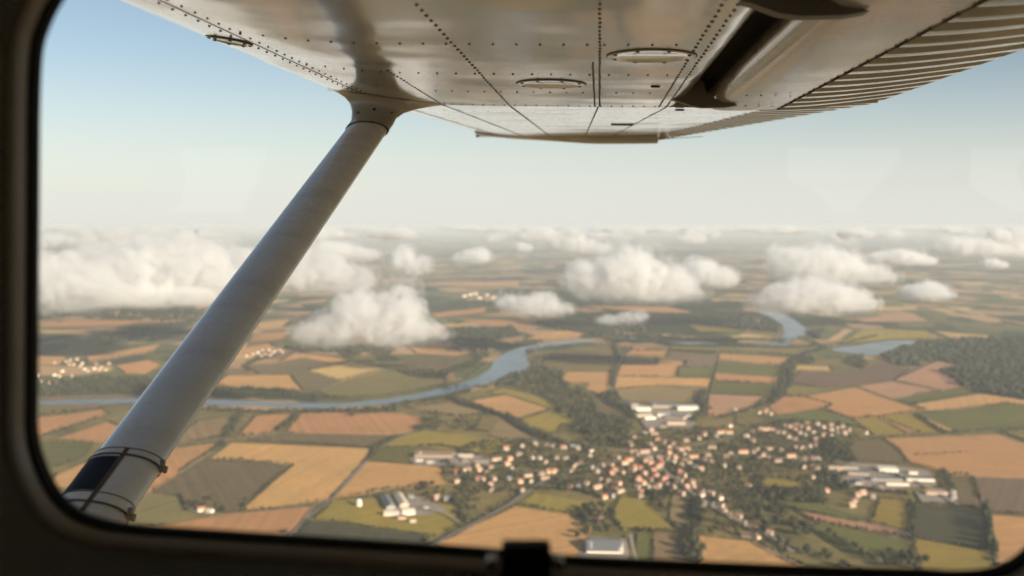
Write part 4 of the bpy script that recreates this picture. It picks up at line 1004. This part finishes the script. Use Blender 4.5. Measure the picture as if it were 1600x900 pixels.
# ------------------------------------------------------------ clouds
def cloud_mat(name, dens, sc, wisp=False):
    t = NT(name); v = t.n('ShaderNodeVolumePrincipled')
    v.inputs['Color'].default_value = (.93, .932, .93, 1); v.inputs['Anisotropy'].default_value = .25
    g = t.n('ShaderNodeTexCoord').outputs['Object']
    n1 = t.noise(g, 5.2/sc, 6, .66, .7)
    d = t.math('MULTIPLY', t.math('SUBTRACT', n1.outputs[0], .475 if wisp else .41), 5.0, clamp=True)
    sz = t.n('ShaderNodeSeparateXYZ'); t.l(g, sz.inputs[0]); mr = t.n('ShaderNodeMapRange'); mr.interpolation_type = 'SMOOTHSTEP'; mr.inputs[1].default_value = -.04*sc; mr.inputs[2].default_value = .42*sc; mr.inputs[3].default_value = .10; mr.inputs[4].default_value = 1.0
    t.l(sz.outputs[2], mr.inputs[0])
    t.l(t.math('MULTIPLY', t.math('MULTIPLY', d, mr.outputs[0]), dens*1.2), v.inputs['Density'])
    t.l(v.outputs[0], t.out.inputs['Volume']); return t.m
HB = 335.0
def cl_dist(ybase): return HB*F/(ybase-350.0)
tex1 = bpy.data.textures.new('billow', 'CLOUDS'); tex1.noise_depth = 4
def cloud(blobs, ybase, label, group=None, od=5.5, seed=1, detail=1.0, d=None, floor=True, wisps=True, parent=None, grow=1.0):
    """blobs: (px, py, rx, ry) in photo pixels at the distance set by the cloud's base line"""
    rnd = random.Random(seed); d = d or cl_dist(ybase); m = d/F
    bm = bmesh.new(); C = []
    for px, py, rx, ry in blobs:
        c = at(px, py, d); C.append((c, rx*m*grow, ry*m*grow))
    zb = -HB-4; spec = blobs
    zt = max(c.z+r2 for c, r1, r2 in C); cx = sum(c.x for c, *_ in C)/len(C)
    P0 = Vector((cx, d, zb))
    def ball(c, rx, ry, rz):
        mat = Matrix.Translation(c-P0) @ Matrix.Diagonal((rx, ry, rz, 1)); bmesh.ops.create_icosphere(bm, subdivisions=2, radius=1, matrix=mat)
    for c, rx, rz in C:
        c = c+Vector((0, rnd.uniform(-.3, .3)*rx, 0)); ball(c, rx, rx*rnd.uniform(.7, 1.0), rz)
        for k in range(int(12*detail)):
            a = rnd.uniform(0, 6.28); e = rnd.uniform(-.15, 1.0); ce = math.sqrt(max(0, 1-e*e)); q = rnd.uniform(.22, .42); r = min(rx, rz)*q*1.25
            ball(c+Vector((math.cos(a)*ce*rx*.86, math.sin(a)*ce*rx*.8, e*rz*.86)), r*rnd.uniform(1, 1.4), r*rnd.uniform(1, 1.4), r)
    me = bpy.data.meshes.new('cloud'); bm.to_mesh(me); bm.free()
    o = bpy.data.objects.new('cloud', me); COL.objects.link(o)
    size = max(zt-zb, 30)
    rm = o.modifiers.new('r', 'REMESH'); rm.mode = 'VOXEL'; rm.voxel_size = size/(26*detail+8)
    tx = bpy.data.textures.new('b', 'CLOUDS'); tx.noise_scale = size*.30; tx.noise_depth = 3
    dm = o.modifiers.new('d', 'DISPLACE'); dm.texture = tx; dm.strength = size*.17; dm.mid_level = .5; dm.texture_coords = 'LOCAL'
    tx2 = bpy.data.textures.new('b', 'CLOUDS'); tx2.noise_scale = size*.09; tx2.noise_depth = 2
    dm = o.modifiers.new('e', 'DISPLACE'); dm.texture = tx2; dm.strength = size*.07; dm.mid_level = .5; dm.texture_coords = 'LOCAL'
    dg = bpy.context.evaluated_depsgraph_get(); nm = bpy.data.meshes.new_from_object(o.evaluated_get(dg))
    o.modifiers.clear(); o.data = nm
    if floor:
        n = len(nm.vertices); co_ = np.empty(n*3, np.float32); nm.vertices.foreach_get('co', co_); co_ = co_.reshape(-1, 3)
        low = co_[:, 2] < 0; co_[low, 2] *= .12; nm.vertices.foreach_set('co', co_.ravel())
    nm.polygons.foreach_set('use_smooth', [True]*len(nm.polygons)); nm.update()
    o.location = P0
    nm.materials.clear(); nm.materials.append(cloud_mat('cloud_vapour' if parent is None else 'cloud_wisps', od/size, size, parent is not None))
    if parent: o.name = 'wisps'; o.parent = parent; o.location = P0-parent.location; return o
    tag(o, label, 'cloud', group)
    if wisps: cloud(spec, ybase, None, None, od*.55, seed+500, detail*.8, d, floor, False, o, 1.32)
    return o
cloud([(70,445,52,42),(110,440,60,40),(150,452,44,30),(60,470,50,24),(95,475,50,18),(40,430,40,36)], 492, 'big rounded cloud cut by the window edge, low in the bank', seed=3, od=5.5, detail=1.2)
cloud([(240,420,62,44),(300,408,56,38),(205,440,50,34),(330,440,50,32),(260,450,66,28),(280,398,34,26)], 478, 'tall cloud in the middle of the left bank, before the strut', seed=31, od=5.5, detail=1.2)
cloud([(190,462,50,20),(240,466,60,18),(300,464,44,16)], 482, 'ragged low skirt of cloud under the middle of the bank', seed=32, od=3.5)
cloud([(150,405,44,18),(190,398,34,16),(120,408,30,14)], 425, 'grey topped cloud behind the big rounded one', seed=33)
cloud([(400,425,70,34),(470,430,60,30),(540,438,52,22),(440,405,45,24),(500,410,40,20)], 464, 'long cloud bank seen just behind the wing strut', seed=4, od=4.5)
cloud([(520,520,52,24),(570,500,58,38),(622,490,38,36),(610,520,66,26),(550,485,30,22),(668,522,38,18),(480,522,28,14)], 545, 'heaped cloud hanging over fields, nearest and lowest of all', seed=5, od=4.5, detail=1.3)
cloud([(628,412,22,20),(645,416,28,16),(632,398,16,13)], 434, 'compact round cloud beside the long bank', seed=6)
cloud([(740,402,26,11),(752,398,15,10),(722,405,18,8)], 413, 'small flat cloud between the round cloud and the tall peaked cloud', seed=7)
cloud([(985,432,60,38),(990,412,34,24),(915,442,36,26),(1040,446,52,24),(950,440,50,30),(1010,455,80,18),(1070,460,36,12)], 475, 'tall peaked cloud, the biggest over mid river valley', seed=8, od=5.5, detail=1.3)
cloud([(1098,428,30,22),(1110,432,36,16),(1135,440,20,9),(1080,430,22,16)], 451, 'rounded cloud tucked behind the tall peaked cloud', seed=9)
cloud([(888,378,28,17),(905,384,28,12),(925,388,28,8)], 402, 'bright rounded cloud high above the tall peaked cloud', seed=10)
cloud([(1255,466,60,26),(1215,472,40,20),(1300,468,52,24),(1340,475,32,16),(1270,452,40,16)], 492, 'smooth dome cloud just above the curved lake', seed=11, od=4.5)
cloud([(1240,412,42,24),(1290,415,58,28),(1345,430,50,18),(1220,408,22,20),(1380,436,28,10)], 448, 'long layered cloud behind the smooth dome cloud', seed=12, od=4.5)
cloud([(1445,456,32,13),(1425,458,20,10),(1478,462,16,7),(1455,450,18,10)], 470, 'small ragged cloud over the forest', seed=13, od=4)
cloud([(835,478,40,16),(800,474,24,14),(870,484,28,12),(850,466,22,10)], 497, 'thin ragged cloud above the upper river bend', seed=14, od=3.0)
cloud([(985,497,22,9),(955,500,24,7),(1000,494,14,8)], 511, 'faint scrap of cloud over the dark woods', seed=15, od=1.6)
cloud([(1500,388,30,16),(1540,390,40,15),(1585,388,30,16),(1480,392,22,10)], 405, 'wide cloud near the window edge above the forest', seed=16)
cloud([(1410,404,34,12),(1440,408,24,8),(1380,404,24,9)], 417, 'low cloud behind the long layered cloud', seed=17)
cloud([(520,392,40,14),(560,398,34,10),(480,394,40,14)], 409, 'flat pale cloud right behind the strut top bank', seed=18)
cloud([(815,386,12,8),(822,388,10,6)], 396, 'tiny puff of cloud before the bright rounded cloud', seed=19)
cloud([(1398,366,14,8),(1390,368,18,5)], 374, 'tiny puff above the low cloud row', seed=20, detail=.8)
cloud([(1305,372,10,6),(1312,374,8,5)], 380, 'tiny puff above the long layered cloud', seed=21, detail=.8)
cloud([(1085,373,9,6)], 380, 'tiny puff right of the bright rounded cloud', seed=22, detail=.8)
cloud([(100,378,50,12),(160,382,46,12),(60,384,40,12)], 398, 'flat cloud behind the broad window edge bank', seed=23)
cloud([(1550,412,14,7),(1562,414,12,5)], 421, 'tiny puff beneath the wide cloud', seed=24, detail=.8)
# the distant cloud field under the horizon
rnd = random.Random(5)
HB0, HB = HB, 170.0
for i in range(64):
    yb = rnd.choice((359, 362, 364, 366, 369, 372, 376, 381)); x = rnd.uniform(30, 1640); w = rnd.uniform(14, 46)*(1.5 if yb < 363 else 1); h = (yb-350)*.40
    cloud([(x+rnd.uniform(-w, w), yb-h*rnd.uniform(.55, 1.3), w*rnd.uniform(.35, .7), h*rnd.uniform(.5, .95)) for _ in range(4)], yb, 'small distant cloud in the far rows below the horizon', 'distant rows of clouds', seed=100+i, od=4.5, detail=.3, wisps=False)
HB = HB0
# ------------------------------------------------------------ haze
t = NT('haze'); v = t.n('ShaderNodeVolumePrincipled'); v.inputs['Density'].default_value = 4.0e-5; v.inputs['Color'].default_value = (.74, .80, .85, 1); v.inputs['Anisotropy'].default_value = .0
t.l(v.outputs[0], t.out.inputs['Volume'])
hb = MB(); h = 230000.0; hb.box((0, 0, (2.5+GZ-1)/2), (h,0,0), (0,h,0), (0,0,(2.5-GZ+1)/2))
ho = hb.build('haze', t.m); ho['kind'] = 'stuff'; ho['label'] = 'warm pale haze over the land'
